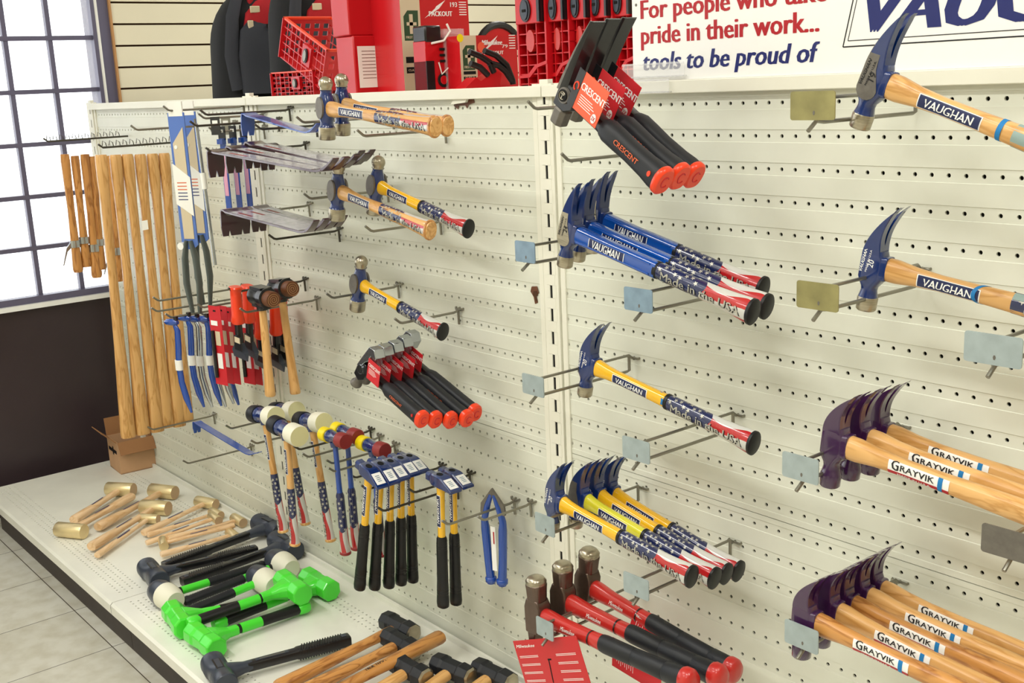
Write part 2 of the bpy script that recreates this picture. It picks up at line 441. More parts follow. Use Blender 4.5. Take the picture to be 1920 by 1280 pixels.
# ================================================================== GONDOLA
gon = root('store_gondola', 'long white pegboard shelving run that all the hammers hang on', 'shelving')
def peg_panel(c0, c1, rows, zt, zb):
    mb = MB(); a = M['shelf']; d = 0.05; xl, xr = c0 - 0.95, c1 + 0.95
    def strip(za, ya, zb_, yb): mb.add([(xl, ya, za), (xr, ya, za), (xr, yb, zb_), (xl, yb, zb_)], [(0, 3, 2, 1)], a)
    prev = zt
    for r in rows:
        zc = zr(r)
        strip(prev, 0, zc + 0.40, 0); strip(zc + 0.40, 0, zc + 0.37, d); 
        strip(zc - 0.37, d, zc - 0.40, 0); prev = zc - 0.40
        mb.add([(xl, d, zc + .37), (c0 - .5, d, zc + .37), (c0 - .5, d, zc - .37), (xl, d, zc - .37)], [(0, 3, 2, 1)], a)
        mb.add([(c1 + .5, d, zc + .37), (xr, d, zc + .37), (xr, d, zc - .37), (c1 + .5, d, zc - .37)], [(0, 3, 2, 1)], a)
        n = 12; hr = 0.125
        for c in range(c0, c1 + 1):
            vs = [(c + .5, d, zc + .37), (c - .5, d, zc + .37), (c - .5, d, zc - .37), (c + .5, d, zc - .37)]
            hv = [(c + hr * math.cos(PI / 4 + k * 2 * PI / n), d, zc + hr * math.sin(PI / 4 + k * 2 * PI / n)) for k in range(n)]
            hb = [(x, d + 0.14, z_) for x, _, z_ in hv]
            fs = []
            for q in range(4):
                fs.append([q, (q + 1) % 4] + [4 + (3 * q + j) % n for j in (3, 2, 1, 0)])
            for j in range(n): fs.append((4 + j, 4 + (j + 1) % n, 4 + n + (j + 1) % n, 4 + n + j))
            mb.add(vs + hv + hb, fs, a)
    strip(prev, 0, zb, 0)
    mb.box(((xl + xr) / 2, 0.3, (zt + zb) / 2), (xr - xl, 0.06, zt - zb), M['dark'])  # near-black sheet standing in for the darkness behind the holes
    for zz in (zt, zb): mb.box(((xl + xr) / 2, 0.14, zz), (xr - xl, 0.26, 0.03), a)
    return mb.build('pegboard_panel', gon, smooth=0)
for c0 in (-115, -67, -19):
    peg_panel(c0, c0 + 45, range(0, 14), 1.1, -26.78)
    peg_panel(c0, c0 + 45, range(14, 25), -26.86, -49.3)
for c in (-116.5, -68.5, -20.5, 27.5):
    mb = MB(); a = M['upright']
    for s in (-1, 1):
        mb.box((c + s * 0.62, 0.02, -23.9), (0.44 * 1.0, 0.5, 51.2), a)
        mb.box((c + s * 1.25, 0.06, -23.9), (0.5, 0.35, 51.2), a)
    mb.box((c, 0.0, -23.9), (1.2, 0.34, 51.2), M['dark'])  # near-black core, paints the shade seen inside the slots
    zz = 1.6
    while zz > -49:       # webs between the slots
        mb.box((c, 0.0, zz - 0.0), (0.95, 0.5, 0.82), a)
        for s in (-1, 1): mb.box((c + s * 0.36, 0.0, zz - 0.9), (0.42, 0.5, 1.02), a)
        zz -= 1.835
    mb.build('upright_post', gon, smooth=0)
for c0, c1 in ((-116.5, -68.5), (-68.5, -20.5), (-20.5, 27.5)):
    mb = MB(); xl, xr = c0 + 0.04, c1 - 0.04
    mb.box(((xl + xr) / 2, -0.1, 1.15), (xr - xl, 0.9, 0.85), M['upright'])
    mb.build('top_rail', gon, bevel=0.06)
mb = MB(); mb.box(((XL + XR) / 2, 18.0, 1.3), (XR - XL, 35.4, 0.3), M['upright']); mb.build('top_shelf', gon, smooth=0)
mb = MB(); mb.box(((XL + XR) / 2, 0.9, -26), (XR - XL, 0.5, 53), M['upright']); mb.build('back_sheet', gon, smooth=0)
gon.matrix_world = Matrix.Translation((0, 0, Z0 * I))

deck_lab = ['white perforated base shelf at the far window end, brass mallets lying on it', 'white perforated middle base shelf carrying the green dead blow hammers', 'white perforated base shelf nearest the viewer, under the red handled hammers']
for k, (c0, c1) in enumerate(((-116.5, -68.5), (-68.5, -20.5), (-20.5, 27.5))):
    mb = MB(); a = M['shelf2']; xl, xr = c0 + 0.05, c1 - 0.05
    # deck top built as strips with real perforations along front and back
    def rowband(yc, n0, n1):
        n = 8; hr = 0.115
        h = 0.35
        mb.add([(xl, yc - h, 0), (n0 - .35, yc - h, 0), (n0 - .35, yc + h, 0), (xl, yc + h, 0)], [(0, 1, 2, 3)], a)
        x = n0
        while x <= n1 + 0.01:
            vs = [(x + .35, yc + h, 0), (x - .35, yc + h, 0), (x - .35, yc - h, 0), (x + .35, yc - h, 0)]
            hv = [(x + hr * math.cos(PI / 4 + j * 2 * PI / n), yc + hr * math.sin(PI / 4 + j * 2 * PI / n), 0) for j in range(n)]
            hb = [(p[0], p[1], -0.12) for p in hv]; fs = []
            for q in range(4): fs.append(list(reversed([q, (q + 1) % 4] + [4 + (2 * q + j) % n for j in (2, 1, 0)])))
            for j in range(n): fs.append((4 + j, 4 + n + j, 4 + n + (j + 1) % n, 4 + (j + 1) % n))
            mb.add(vs + hv + hb, fs, a); x += 0.7
        xe = x - 0.35
        mb.add([(xe, yc - h, 0), (xr, yc - h, 0), (xr, yc + h, 0), (xe, yc + h, 0)], [(0, 1, 2, 3)], a)
    bands = [-3.35, -4.05, -4.75, -17.6, -18.3, -19.0, -19.7]
    for j, yc in enumerate(bands):
        s = 0.35 if j % 2 else 0
        rowband(yc, c0 + 1.2 + s, c1 - 1.6)
    def flat(ya, yb): mb.add([(xl, ya, 0), (xr, ya, 0), (xr, yb, 0), (xl, yb, 0)], [(0, 1, 2, 3)], a)
    flat(-3.0, 0.0); flat(-17.25, -5.1); flat(-21.2, -20.05)
    mb.add([(xl, -21.2, 0), (xl, -21.45, -0.25), (xl, -21.45, -1.25), (xl, -21.0, -1.3), (xr, -21.2, 0), (xr, -21.45, -0.25), (xr, -21.45, -1.25), (xr, -21.0, -1.3)],
           [(0, 1, 5, 4), (1, 2, 6, 5), (2, 3, 7, 6)], a)
    mb.box(((xl + xr) / 2, -10.6, -0.2), (xr - xl, 20.6, 0.1), M['dark'])  # near-black layer as painted shade below the perforations
    mb.box(((xl + xr) / 2, -10.6, -0.7), (xr - xl, 20.6, 0.9), a)
    for xx in (xl, xr): mb.box((xx, -10.6, -0.62), (0.06, 21.2, 1.2), a)
    mb.box(((xl + xr) / 2, -0.4, 0.25), (xr - xl, 0.3, 0.55), a)
    o = mb.build('base_shelf', smooth=0); tag(o, deck_lab[k], 'shelf')
    mb = MB(); mb.box(((c0 + c1) / 2, -19.5, -3.62), (c1 - c0 - 0.08, 0.4, 4.75), M['kick']); mb.build('kick_plate', o, smooth=0)
    o.matrix_world = Matrix.Translation((0, 0, (DECK + Z0) * I))

# broken patches in the pegboard
def damage(px, py, pts, lab):
    q = oy(px, py, -0.02); mb = MB()
    mb.prism(pts, -0.03, 0.0, M['hide']); mb.prism([(a * .6 + .1, b * .6 - .1) for a, b in pts], -0.06, -0.03, M['groove'])
    o = mb.build('torn_patch', gon, smooth=0); o.matrix_parent_inverse = Matrix.Identity(4); o.location = (q.x * I, q.y * I, q.z * I)
damage(1003, 552, [(-.35, .6), (.3, .7), (.5, .2), (.2, -.1), (.35, -.6), (0, -.75), (-.15, -.2), (-.5, .2)], '')
mb = MB(); mb.prism([(-1.5, .1), (-.9, .75), (1.2, .9), (1.35, .3), (.5, .15), (.3, -.15), (0.1, .1), (-.8, .1), (-.9, -.2)], -0.05, -0.02, M['hide'])
mb.prism([(-1.5, .2), (-.9, .8), (.9, .95), (.5, .35)], -0.35, -0.1, M['upright'])
o = mb.build('torn_patch', gon, smooth=0); q = oy(872, 200, 0); o.location = (q.x * I, 0, q.z * I)

# ================================================================== TOOL TEMPLATES (local +X = handle, +Z = head axis, -Y = side seen)
def nside(ry, x0=0.0, z0=0.0, rz=None, p=2.0):
    """wrap (u, v) round the -Y side of a handle; ry/rz may be functions of x"""
    def fn(u, v, e=0.012):
        x = x0 + u; a = ry(x) if callable(ry) else ry; b = (rz(x) if callable(rz) else rz) if rz is not None else a
        t = v / max(a, b) + z0
        c, s_ = math.cos(t), math.sin(t)
        return (x, -(a + e) * math.copysign(abs(c) ** (2 / p), c), (b + e) * math.copysign(abs(s_) ** (2 / p), s_))
    return fn
def flatfn(y, x0=0, z0=0, rot=0.0):
    c, s = math.cos(rot), math.sin(rot)
    return lambda u, v: (x0 + u * c - v * s, y, z0 + u * s + v * c)
def interp(prof, k):
    def f(x):
        for i in range(len(prof) - 1):
            if prof[i][0] <= x <= prof[i + 1][0]:
                t = (x - prof[i][0]) / (prof[i + 1][0] - prof[i][0] + 1e-9)
                return prof[i][k] * (1 - t) + prof[i + 1][k] * t
        return prof[-1][k] if x > prof[-1][0] else prof[0][k]
    return f
def brand_label(par, prof, x0, x1, bgm, txt='VAUGHAN', h=0.62, textm=None, border=True, z0=0.0, sub=None, p=2.5):
    mb = MB(); ry, rz = interp(prof, 1), interp(prof, 2)
    fn = nside(ry, 0, z0, rz, p); xc = (x0 + x1) / 2
    if border: mb.patch(x0 - 0.06, x1 + 0.06, -h / 2 - 0.05, h / 2 + 0.05, M['wtext'], lambda u, v: fn(u, v, 0.012))
    mb.patch(x0, x1, -h / 2, h / 2, bgm, lambda u, v: fn(u, v, 0.022))
    mb.text(txt, h * 0.80, textm or M['wtext'], lambda u, v: fn(xc + u, v - h * 0.27 + (0.06 if sub else 0), 0.034), bold=0.03, shear=0.16 if txt == 'VAUGHAN' else 0.0, width=(x1 - x0) * 0.8)
    return mb.build('label', par, smooth=60)
def flag_grip(par, prof, xb, cap=M['rubber'], capr=None, words='Made in the USA', ring=True, tw=None):
    mb = MB(); x0 = prof[0][0]; x1 = prof[-1][0]
    mb.axial([(q[0], q[1], q[2]) for q in prof], flag(xb), n=24, cap0=True, cap1=True)
    ry, rz = interp(prof, 1), interp(prof, 2); fn = nside(ry, 0, 0, rz)
    x = x0 + 0.55; col = 0
    while x < xb - 0.2:
        for j, v in enumerate((-2.0, -1.25, 0.62, 1.2, 1.8) if words else (-1.8, -1.0, -.2, .6, 1.4)):
            mb.star(x + (0.4 if (j + col) % 2 else 0), (v + .15 * (col % 2)) * ry(x), 0.19, M['stext'], lambda u, v: fn(u, v, 0.012), rot=0.3 * j)
        x += 0.85; col += 1
    if words:
        L = (x1 - x0) * 0.84 if tw is None else tw
        f2 = nside(ry, 0, -0.18, rz); xc = (x0 + x1) / 2 + 0.1
        mb.text(words, 0.74, M['ktext'], lambda u, v: f2(xc + u + .03, v - 0.24, .016), bold=0.045, width=L * 1.01)
        mb.text(words, 0.74, M['stext'], lambda u, v: f2(xc + u, v - 0.21, .04), bold=0.016, width=L)
    g = mb.build('grip', par, smooth=50)
    if ring:
        mb = MB(); q = prof[0]; mb.axial([(q[0] - 0.12, q[1] * 1.0, q[2] * 1.0), (q[0] - 0.05, q[1] + 0.06, q[2] + 0.06), (q[0] + 0.2, q[1] + 0.06, q[2] + 0.06), (q[0] + 0.26, q[1], q[2])], M['rubber'], n=24)
        mb.build('grip_collar', par)
    if cap:
        mb = MB(); q = prof[-1]; a, b = q[1], q[2]
        mb.axial([(x1 - 0.12, a, b), (x1 - 0.06, a + 0.05, b + 0.06), (x1 + 0.12, a + 0.05, b + 0.06), (x1 + 0.2, a - 0.05, b - 0.05)], cap, n=24)
        mb.build('end_cap', par)
    return g
GRIP = [(8.2, .44, .52), (8.8, .50, .58), (11, .49, .58), (13, .49, .60), (14.6, .56, .70), (15.6, .62, .80), (15.9, .60, .78)]
FG = [(.5, .42, .62), (1.2, .44, .64), (2.0, .38, .52), (3.0, .36, .46), (6, .36, .45), (8.3, .40, .48)]
WOODH = [(.5, .44, .66), (1.5, .45, .66), (2.6, .40, .52), (4, .36, .45), (6, .38, .46), (8, .42, .52), (10, .46, .58), (12.5, .47, .60), (14.5, .52, .68), (15.6, .58, .78), (15.9, .52, .70)]

def claw_head(par, paint, facem, style='rip', weight='20', txtm=None, bare=False, sidem=None, k=1.0):
    mb = MB()
    # striking end, neck and cheek block
    fc = facem
    mb.axial([(-2.55, .50), (-2.48, .56), (-1.85, .58), (-1.75, .54)], fc, 'Z', n=24)
    mb.axial([(-1.76, .545), (-1.6, .50), (-1.35, .45), (-1.15, .46, .44, 0, 0, 2.6), (-.9, .60, .47, .04, 0, 4), (-.6, .72, .5, .08, 0, 6), (.5, .70, .5, .08, 0, 6), (.95, .58, .48, .04, 0, 5)], paint, 'Z', p=2, n=24, matcap=None)
    h = mb.build('head', par, bevel=0.0, smooth=45)
    # claws
    mb = MB(); tip = 3.55 if style != 'curve' else 3.2
    reach = {'rip': 1.2, 'straight': .6, 'curve': 1.35}[style]; n = 14
    ex = 2.0 if style == 'curve' else 1.75
    def outer(u): return -.58 + (reach + .58) * u ** ex
    def inner(u):
        base = .60 - .24 * math.sin(min(1, u * 1.7) * PI * .5)
        return max(base + (reach - base + .08) * u ** 2.1, outer(u) + .17)
    z = lambda u: .6 + (tip - .6) * u
    for s in (-1, 1):
        rings = []
        for i in range(n + 1):
            u = i / n; g = 0.0 if u < .22 else .06 + .16 * ((u - .22) / .78); wd = .48 + .2 * u
            if u > .9: wd -= .12 * (u - .9) / .1
            xa, xb = outer(u), inner(u); zz = z(u); bv = .05
            ya, yb = s * g, s * wd
            sl = .12 * u
            rings.append([(xa, ya, zz - sl), (xa + .02, yb - s * bv, zz - sl), (xa + .06, yb, zz - sl * .5), (xb - .05, yb, zz + sl * .4), (xb, yb - s * bv, zz + sl * .5), (xb, ya, zz + sl * .5)])
        if s < 0: rings = [list(reversed(r)) for r in rings]
        mb.loft(rings, paint)
    mb.build('claw', par, smooth=35)
    # socket that meets the handle
    mb = MB(); mb.axial([(.3, .47, .62, 0, .02), (.9, .47, .68, 0, .02), (1.0, .45, .66, 0, .02)], paint, 'X', p=7, n=28); mb.build('socket', par, bevel=0.03)
    if sidem is not None:
        mb = MB(); pts = []
        for i in range(9): a = PI + PI * i / 8; pts.append((-.02 + .6 * math.cos(a), -.45 + .55 * math.sin(a)))
        m = 12
        pts = pts + [(max(inner(i / m) - .42 * (1 - i / m), outer(i / m) + .02), z(i / m)) for i in range(0, m)] + [(outer(i / m) + .03, z(i / m)) for i in range(m - 1, -1, -1)]
        mb.prism(pts, -.53, -.40, sidem); mb.build('milled_side', par, smooth=0)
    if txtm is not None:
        mb = MB(); y = -.545 if sidem is not None else -.497; f = flatfn(y, -.28, .35, PI / 2 - .12); f2 = flatfn(y, .0, .35, PI / 2 - .12); f3 = flatfn(y, .28, .2, PI / 2 - .12)
        mb.text('VAUGHAN', .26, txtm, f, bold=.03, shear=.3, width=1.35); mb.text('MADE IN U.S.A.', .16, txtm, f2, bold=.02, width=1.3); mb.text(weight, .5, txtm, f3, bold=.01, width=.42)
        mb.build('stamped_weight', h, smooth=0)
    return h
def tape_band(par, prof, x, mat_=M['tape'], w=.22, tilt=0.0, e=.03):
    mb = MB(); ry, rz = interp(prof, 1), interp(prof, 2); n = 24; rings = []
    for dx in (0, w):
        rings.append([(x + dx + tilt * math.cos(2 * PI * j / n), -(ry(x) + e + .03) * math.cos(2 * PI * j / n), (rz(x) + e) * math.sin(2 * PI * j / n)) for j in range(n)])
    mb.loft(rings, mat_, False, False); return mb.build('tape_band', par)

def hammer_fibre(pale=False, grey=False):
    t = root('claw_hammer'); y = M['pyellow'] if pale else M['yellow']
    claw_head(t, M['blue'], M['steel'], 'rip', '20', None if grey else M['wtext'], sidem=M['steeld'] if grey else None)
    mb = MB(); mb.axial([(q[0], q[1], q[2]) for q in FG], y, n=20, p=2.6); mb.build('handle', t)
    brand_label(t, FG, 3.0, 6.4, M['navy'], h=.5, z0=-.1); flag_grip(t, GRIP, 12.3); return t
def hammer_tube():
    t = root('claw_hammer'); claw_head(t, M['blue'], M['steel'], 'straight', '24', M['ktext'], sidem=M['steel'])
    pr = [(.5, .46, .62), (1.6, .46, .60), (4, .44, .54), (8.3, .46, .56)]
    mb = MB(); mb.axial(pr, M['tube'], n=20, p=3.5)
    for s in (-1, 1):
        mb.tube([(1.2, -.44, s * .36), (4, -.42, s * .32), (7.9, -.43, s * .33)], .07, M['tube'], 6)
    mb.build('handle', t); brand_label(t, [(0, .47, .5), (9, .47, .5)], 2.4, 5.6, M['navy'], h=.5, p=3.5); flag_grip(t, GRIP, 12.3); return t
def hammer_wood(grip='flag', grey=False):
    t = root('claw_hammer')
    if grey: claw_head(t, M['blue'], M['steel'], 'straight', '19', M['ktext'], sidem=M['steeld'])
    else: claw_head(t, M['blue'], M['steel'], 'rip', '20', M['wtext'])
    mb = MB(); mb.axial(WOODH, M['wood'], n=20, p=2.5); mb.build('handle', t)
    brand_label(t, WOODH, 2.9, 6.3, M['navy'], h=.56, z0=-.12)
    G = [(8.0, .445, .55), (10, .48, .60), (12.5, .49, .62), (14.5, .54, .70), (15.6, .60, .80), (15.85, .56, .74)]
    if grip == 'flag':
        flag_grip(t, G, 12.0, cap=None, ring=False, words='Made in the USA'); 
        mb = MB(); q = nside(interp(G, 1), 0, .9, interp(G, 2)); mb.patch(8.02, 15.4, -.22, .22, M['greytape'], lambda u, v: q(u, v, .03), 12, 3); mb.build('grip_tape', t)
    else:
        mb = MB(); mb.axial(G, M['greytape'], n=24); q = nside(interp(G, 1), 0, .1, interp(G, 2))
        mb.patch(9.2, 11.6, -.1, .05, M['rtext'], lambda u, v: q(u, v + (u - 10.4) * .16, .015), 10, 2); mb.build('grip', t)
    return t
def hammer_purple():
    t = root('claw_hammer'); claw_head(t, M['purple'], M['purple'], 'curve')
    mb = MB(); mb.axial(WOODH[:-1] + [(15.7, .56, .76)], random.choice([M['wood'], M['wood']]), n=20, p=2.5); mb.build('handle', t)
    pr = WOODH; ry, rz = interp(pr, 1), interp(pr, 2); fn = nside(ry, 0, .0, rz, 2.5); mb = MB()
    mb.patch(3.5, 6.9, -.18, .30, M['wtext'], lambda u, v: fn(u, v, .014)); mb.patch(3.5, 6.9, -.46, -.17, M['rtext'], lambda u, v: fn(u, v, .022))
    mb.patch(6.3, 6.55, -.46, .30, M['plateb'] if 0 else M['tape'], lambda u, v: fn(u, v, .03), 2, 6)
    mb.text('G', .62, M['ktext'], lambda u, v: fn(3.9 + u, v - .10, .032), bold=.03)
    mb.text('RAYVIK', .34, M['ktext'], lambda u, v: fn(5.15 + u, v - .06, .032), bold=.03, width=1.9)
    mb.text('MADE IN U.S.A.', .2, M['wtext'], lambda u, v: fn(5.0 + u, v - .38, .034), bold=.02, width=1.9)
    mb.build('label', t, smooth=60); return t

def ball_peen(handle='wood', grip=True):
    t = root('ball_peen_hammer'); mb = MB()
    mb.axial([(-2.35, .58), (-2.28, .64), (-1.5, .65), (-1.4, .62)], M['steel'], 'Z', n=28); mb.build('face', t)
    mb = MB(); mb.axial([(-1.42, .62), (-1.25, .52), (-1.0, .5), (-.8, .58), (-.5, .68, .58), (0, .72, .60), (.5, .66, .57), (.9, .5), (1.15, .42), (1.3, .42), (1.38, .5)], M['blue'], 'Z', n=28); h = mb.build('head', t, smooth=60)
    mb = MB(); pts = [(.5 * math.cos(a * PI / 12), .05 + .82 * math.sin(a * PI / 12)) for a in range(24)]
    mb.prism(pts, -.66, -.5, M['steeld']); mb.build('polished_cheek', h, smooth=30); mb = MB(); mb.prism(pts, .5, .66, M['steeld']); mb.build('polished_cheek', h, smooth=30)
    mb = MB(); c = 1.82; r = .54
    mb.axial([(1.36, .46)] + [(c - r * math.cos(a * PI / 10), max(.02, r * math.sin(a * PI / 10))) for a in range(3, 11)], M['steel'], 'Z', n=28); mb.build('peen', t, smooth=60)
    if handle == 'wood':
        mb = MB(); mb.axial(WOODH, M['wood'], n=20, p=2.4); mb.build('handle', t)
        brand_label(t, WOODH, 2.6, 6.2, M['navy'], h=.58)
        G = [(8.0, .445, .55), (10, .48, .60), (12.5, .49, .62), (14.5, .54, .70), (15.6, .60, .80)]
        flag_grip(t, G, 11.6, cap=M['wood2'], ring=False)
    else:
        mb = MB(); mb.axial(FG, M['yellow'], n=20, p=2.3); mb.build('handle', t)
        brand_label(t, FG, 2.6, 6.0, M['navy'], h=.52); flag_grip(t, GRIP, 12.0)
    return t

def tinner():
    """riveting hammer: blue head with a white sticker, yellow handle, black rubber grip; X down, Z along the head"""
    t = root('riveting_hammer'); mb = MB()
    mb.axial([(-1.75, .40, .40), (-1.68, .46, .46), (-1.1, .46, .46)], M['blue'], 'Z', p=3.2, n=8, ph=0)
    def rect(z, xa, xb, y, bv=.1):
        return [(xa + bv, -y, z), (xb - bv, -y, z), (xb, -y + bv, z), (xb, y - bv, z), (xb - bv, y, z), (xa + bv, y, z), (xa, y - bv, z), (xa, -y + bv, z)]
    mb.loft([rect(-1.1, -.42, .42, .42), rect(-.75, -.58, .55, .52), (rect(.55, -.58, .55, .56)), rect(.8, -.5, .5, .58), rect(2.3, .18, .42, .62, .04)], M['blue']); h = mb.build('head', t, smooth=30)
    mb = MB(); mb.add([(.0, 0, 0)], [], M['dark'])
    mb.axial([(-.6, .27, .36, 0, -.1), (-.585, .27, .36, 0, -.1)], M['dark'], 'X', n=20); mb.build('eye', h)
    mb = MB(); f = lambda u, v: (-.495 + (u - .8) * .453 - .035, v, u)
    mb.patch(.98, 2.1, -.45, .45, M['wtext'], f, 2, 2)
    g = lambda u, v: (-.495 + (u - .8) * .453 - .045, v, u)
    for k in range(4): mb.patch(1.25 + k * .17, 1.32 + k * .17, -.22 + .04 * (k % 2), .2, M['plateb'], g, 1, 1)
    mb.build('sticker', h, smooth=0)
    mb = MB(); mb.axial([(2.25, .2)], M['steel']) if 0 else None
    pr = [(.45, .34, .42), (1.5, .33, .36), (4, .31, .34), (5.6, .33, .36)]
    mb = MB(); mb.axial(pr, M['yellow'], n=16, p=2.3); mb.build('handle', t)
    brand_label(t, pr, 1.3, 4.2, M['navy'], h=.42)
    mb = MB(); g = [(5.2, .36, .40), (5.4, .46, .50), (5.8, .47, .52)]
    for k in range(3): g += [(5.95 + .2 * k, .49, .54), (6.02 + .2 * k, .46, .50), (6.1 + .2 * k, .49, .54)]
    g += [(7, .48, .53), (9.5, .50, .55)]
    for k in range(3): g += [(10.2 + .25 * k, .53, .6), (10.28 + .25 * k, .5, .56), (10.36 + .25 * k, .53, .6)]
    g += [(11.6, .56, .64), (11.95, .52, .6), (12.1, .3, .36)]
    mb.axial(g, M['rubber'], n=20); mb.build('grip', t, smooth=60); return t

def soft_face(kind='white', length=12.5):
    """two faced mallet; X down, Z along the head"""
    t = root('soft_face_mallet'); mb = MB()
    if kind == 'white':
        mb.axial([(-2.1, .66), (-2.0, .72), (-1.05, .74), (-.95, .70)], M['rubber2'], 'Z', n=24); mb.build('black_face', t)
        mb = MB(); mb.axial([(-1.0, .6), (-.9, .64), (-.75, .64), (-.6, .55), (-.3, .54), (0, .58), (.3, .54), (.55, .54), (.7, .6), (.8, .6)], M['blue'], 'Z', n=24)
        mb.axial([(.3, .5, .42), (.75, .42, .36)], M['blue'], 'X', n=16); mb.build('head', t, smooth=60)
        mb = MB(); mb.axial([(.72, .66), (.8, .80), (1.9, .84), (2.05, .78)], M['white2'], 'Z', n=28, matcap=M['cream']); mb.build('white_face', t)
        pr = [(.5, .40, .44), (1.5, .36, .40), (3.5, .34, .38), (6.3, .36, .42)]; hm = M['wood']
    else:
        mb.axial([(-1.65, .5), (-1.58, .56), (-.85, .56), (-.8, .5)], M['yel'], 'Z', n=24); mb.build('yellow_face', t)
        mb = MB(); mb.axial([(-.82, .42), (-.7, .5), (-.5, .5), (-.35, .42), (0, .48), (.35, .42), (.5, .5), (.75, .5)], M['blue'], 'Z', n=24)
        mb.axial([(.3, .42, .36), (.7, .36, .3)], M['blue'], 'X', n=16); mb.build('head', t, smooth=60)
        mb = MB(); mb.axial([(.7, .5), (.78, .58), (1.55, .6), (1.66, .54)], M['redrub'], 'Z', n=24); mb.build('red_face', t)
        pr = [(.5, .26, .28), (2, .26, .28), (5.4, .28, .3)]; hm = M['pry']
    mb = MB(); mb.axial(pr, hm, n=16); mb.build('handle', t)
    if kind == 'white':
        brand_label(t, pr, 2.0, 4.6, M['navy'], h=.36)
        G = [(6.2, .38, .44), (6.6, .40, .47), (9, .40, .47), (11, .44, .52), (12.3, .50, .60)]
        flag_grip(t, G, 9.2, cap=M['wood'], ring=False)
    else:
        G = [(5.3, .30, .34), (5.6, .40, .44), (8, .42, .46), (10.2, .46, .50), (11.2, .50, .56)]
        flag_grip(t, G, 8.9, cap=M['redrub'], ring=False, words='')
    return t
def rawhide():
    t = root('rawhide_mallet'); mb = MB()
    mb.axial([(-1.2, .66), (-1.1, .8), (-.5, .82), (-.35, .72), (.35, .72), (.5, .86), (1.25, .88), (1.3, .74)], M['blackp'], 'Z', n=28)
    mb.box((-.72, 0, 0), (.3, 1.1, 1.9), M['blackp']); mb.box((.72, 0, 0), (.3, .9, 2.0), M['blackp']); mb.axial([(.6, .55, .5), (1.15, .45, .42)], M['blackp'], 'X', n=16)
    mb.build('head', t)
    mb = MB(); mb.axial([(1.2, .68), (2.1, .68), (2.2, .63)], M['hide'], 'Z', n=28)
    sp = [(r * math.cos(a), r * math.sin(a), 2.21) for a, r in ((k * .42, .05 + .0115 * k) for k in range(48))]
    mb.tube(sp, .02, M['hide2'], 5); mb.build('coiled_face', t)
    mb = MB(); mb.axial([(1.0, .36, .42), (2.2, .38, .42), (4, .40, .44), (7, .42, .46), (9.2, .46, .52), (10.8, .52, .62), (11.4, .54, .66), (11.55, .48, .58)], M['wood'], n=18); mb.build('handle', t)
    return t

def card(par, name, w, h, m, fn, lines=0, title=None, tm=None, th=.5, tx=0, ty=0, inv=False):
    """thin card; fn maps (u, v, d) with d outwards"""
    mb = MB(); c = [(-w / 2, -h / 2), (w / 2, -h / 2), (w / 2, h / 2), (-w / 2, h / 2)]
    vs = [fn(a, b, 0.02) for a, b in c] + [fn(a, b, -0.02) for a, b in c]
    mb.add(vs, [(0, 1, 2, 3), (7, 6, 5, 4), (0, 4, 5, 1), (1, 5, 6, 2), (2, 6, 7, 3), (3, 7, 4, 0)], m)
    if title: mb.text(title, th, tm or M['wtext'], lambda u, v: fn(u + tx, v + ty, .032), bold=.04)
    for k in range(lines):
        vv = ty - th * .5 - .14 * k; a = -w * .38; b = a + w * (.5 + .2 * ((k * 7) % 3) / 3)
        mb.add([fn(a, vv, .03), fn(b, vv, .03), fn(b, vv + .045, .03), fn(a, vv + .045, .03)], [(0, 1, 2, 3)], tm or M['wtext'])
    return mb.build(name, par, smooth=0)

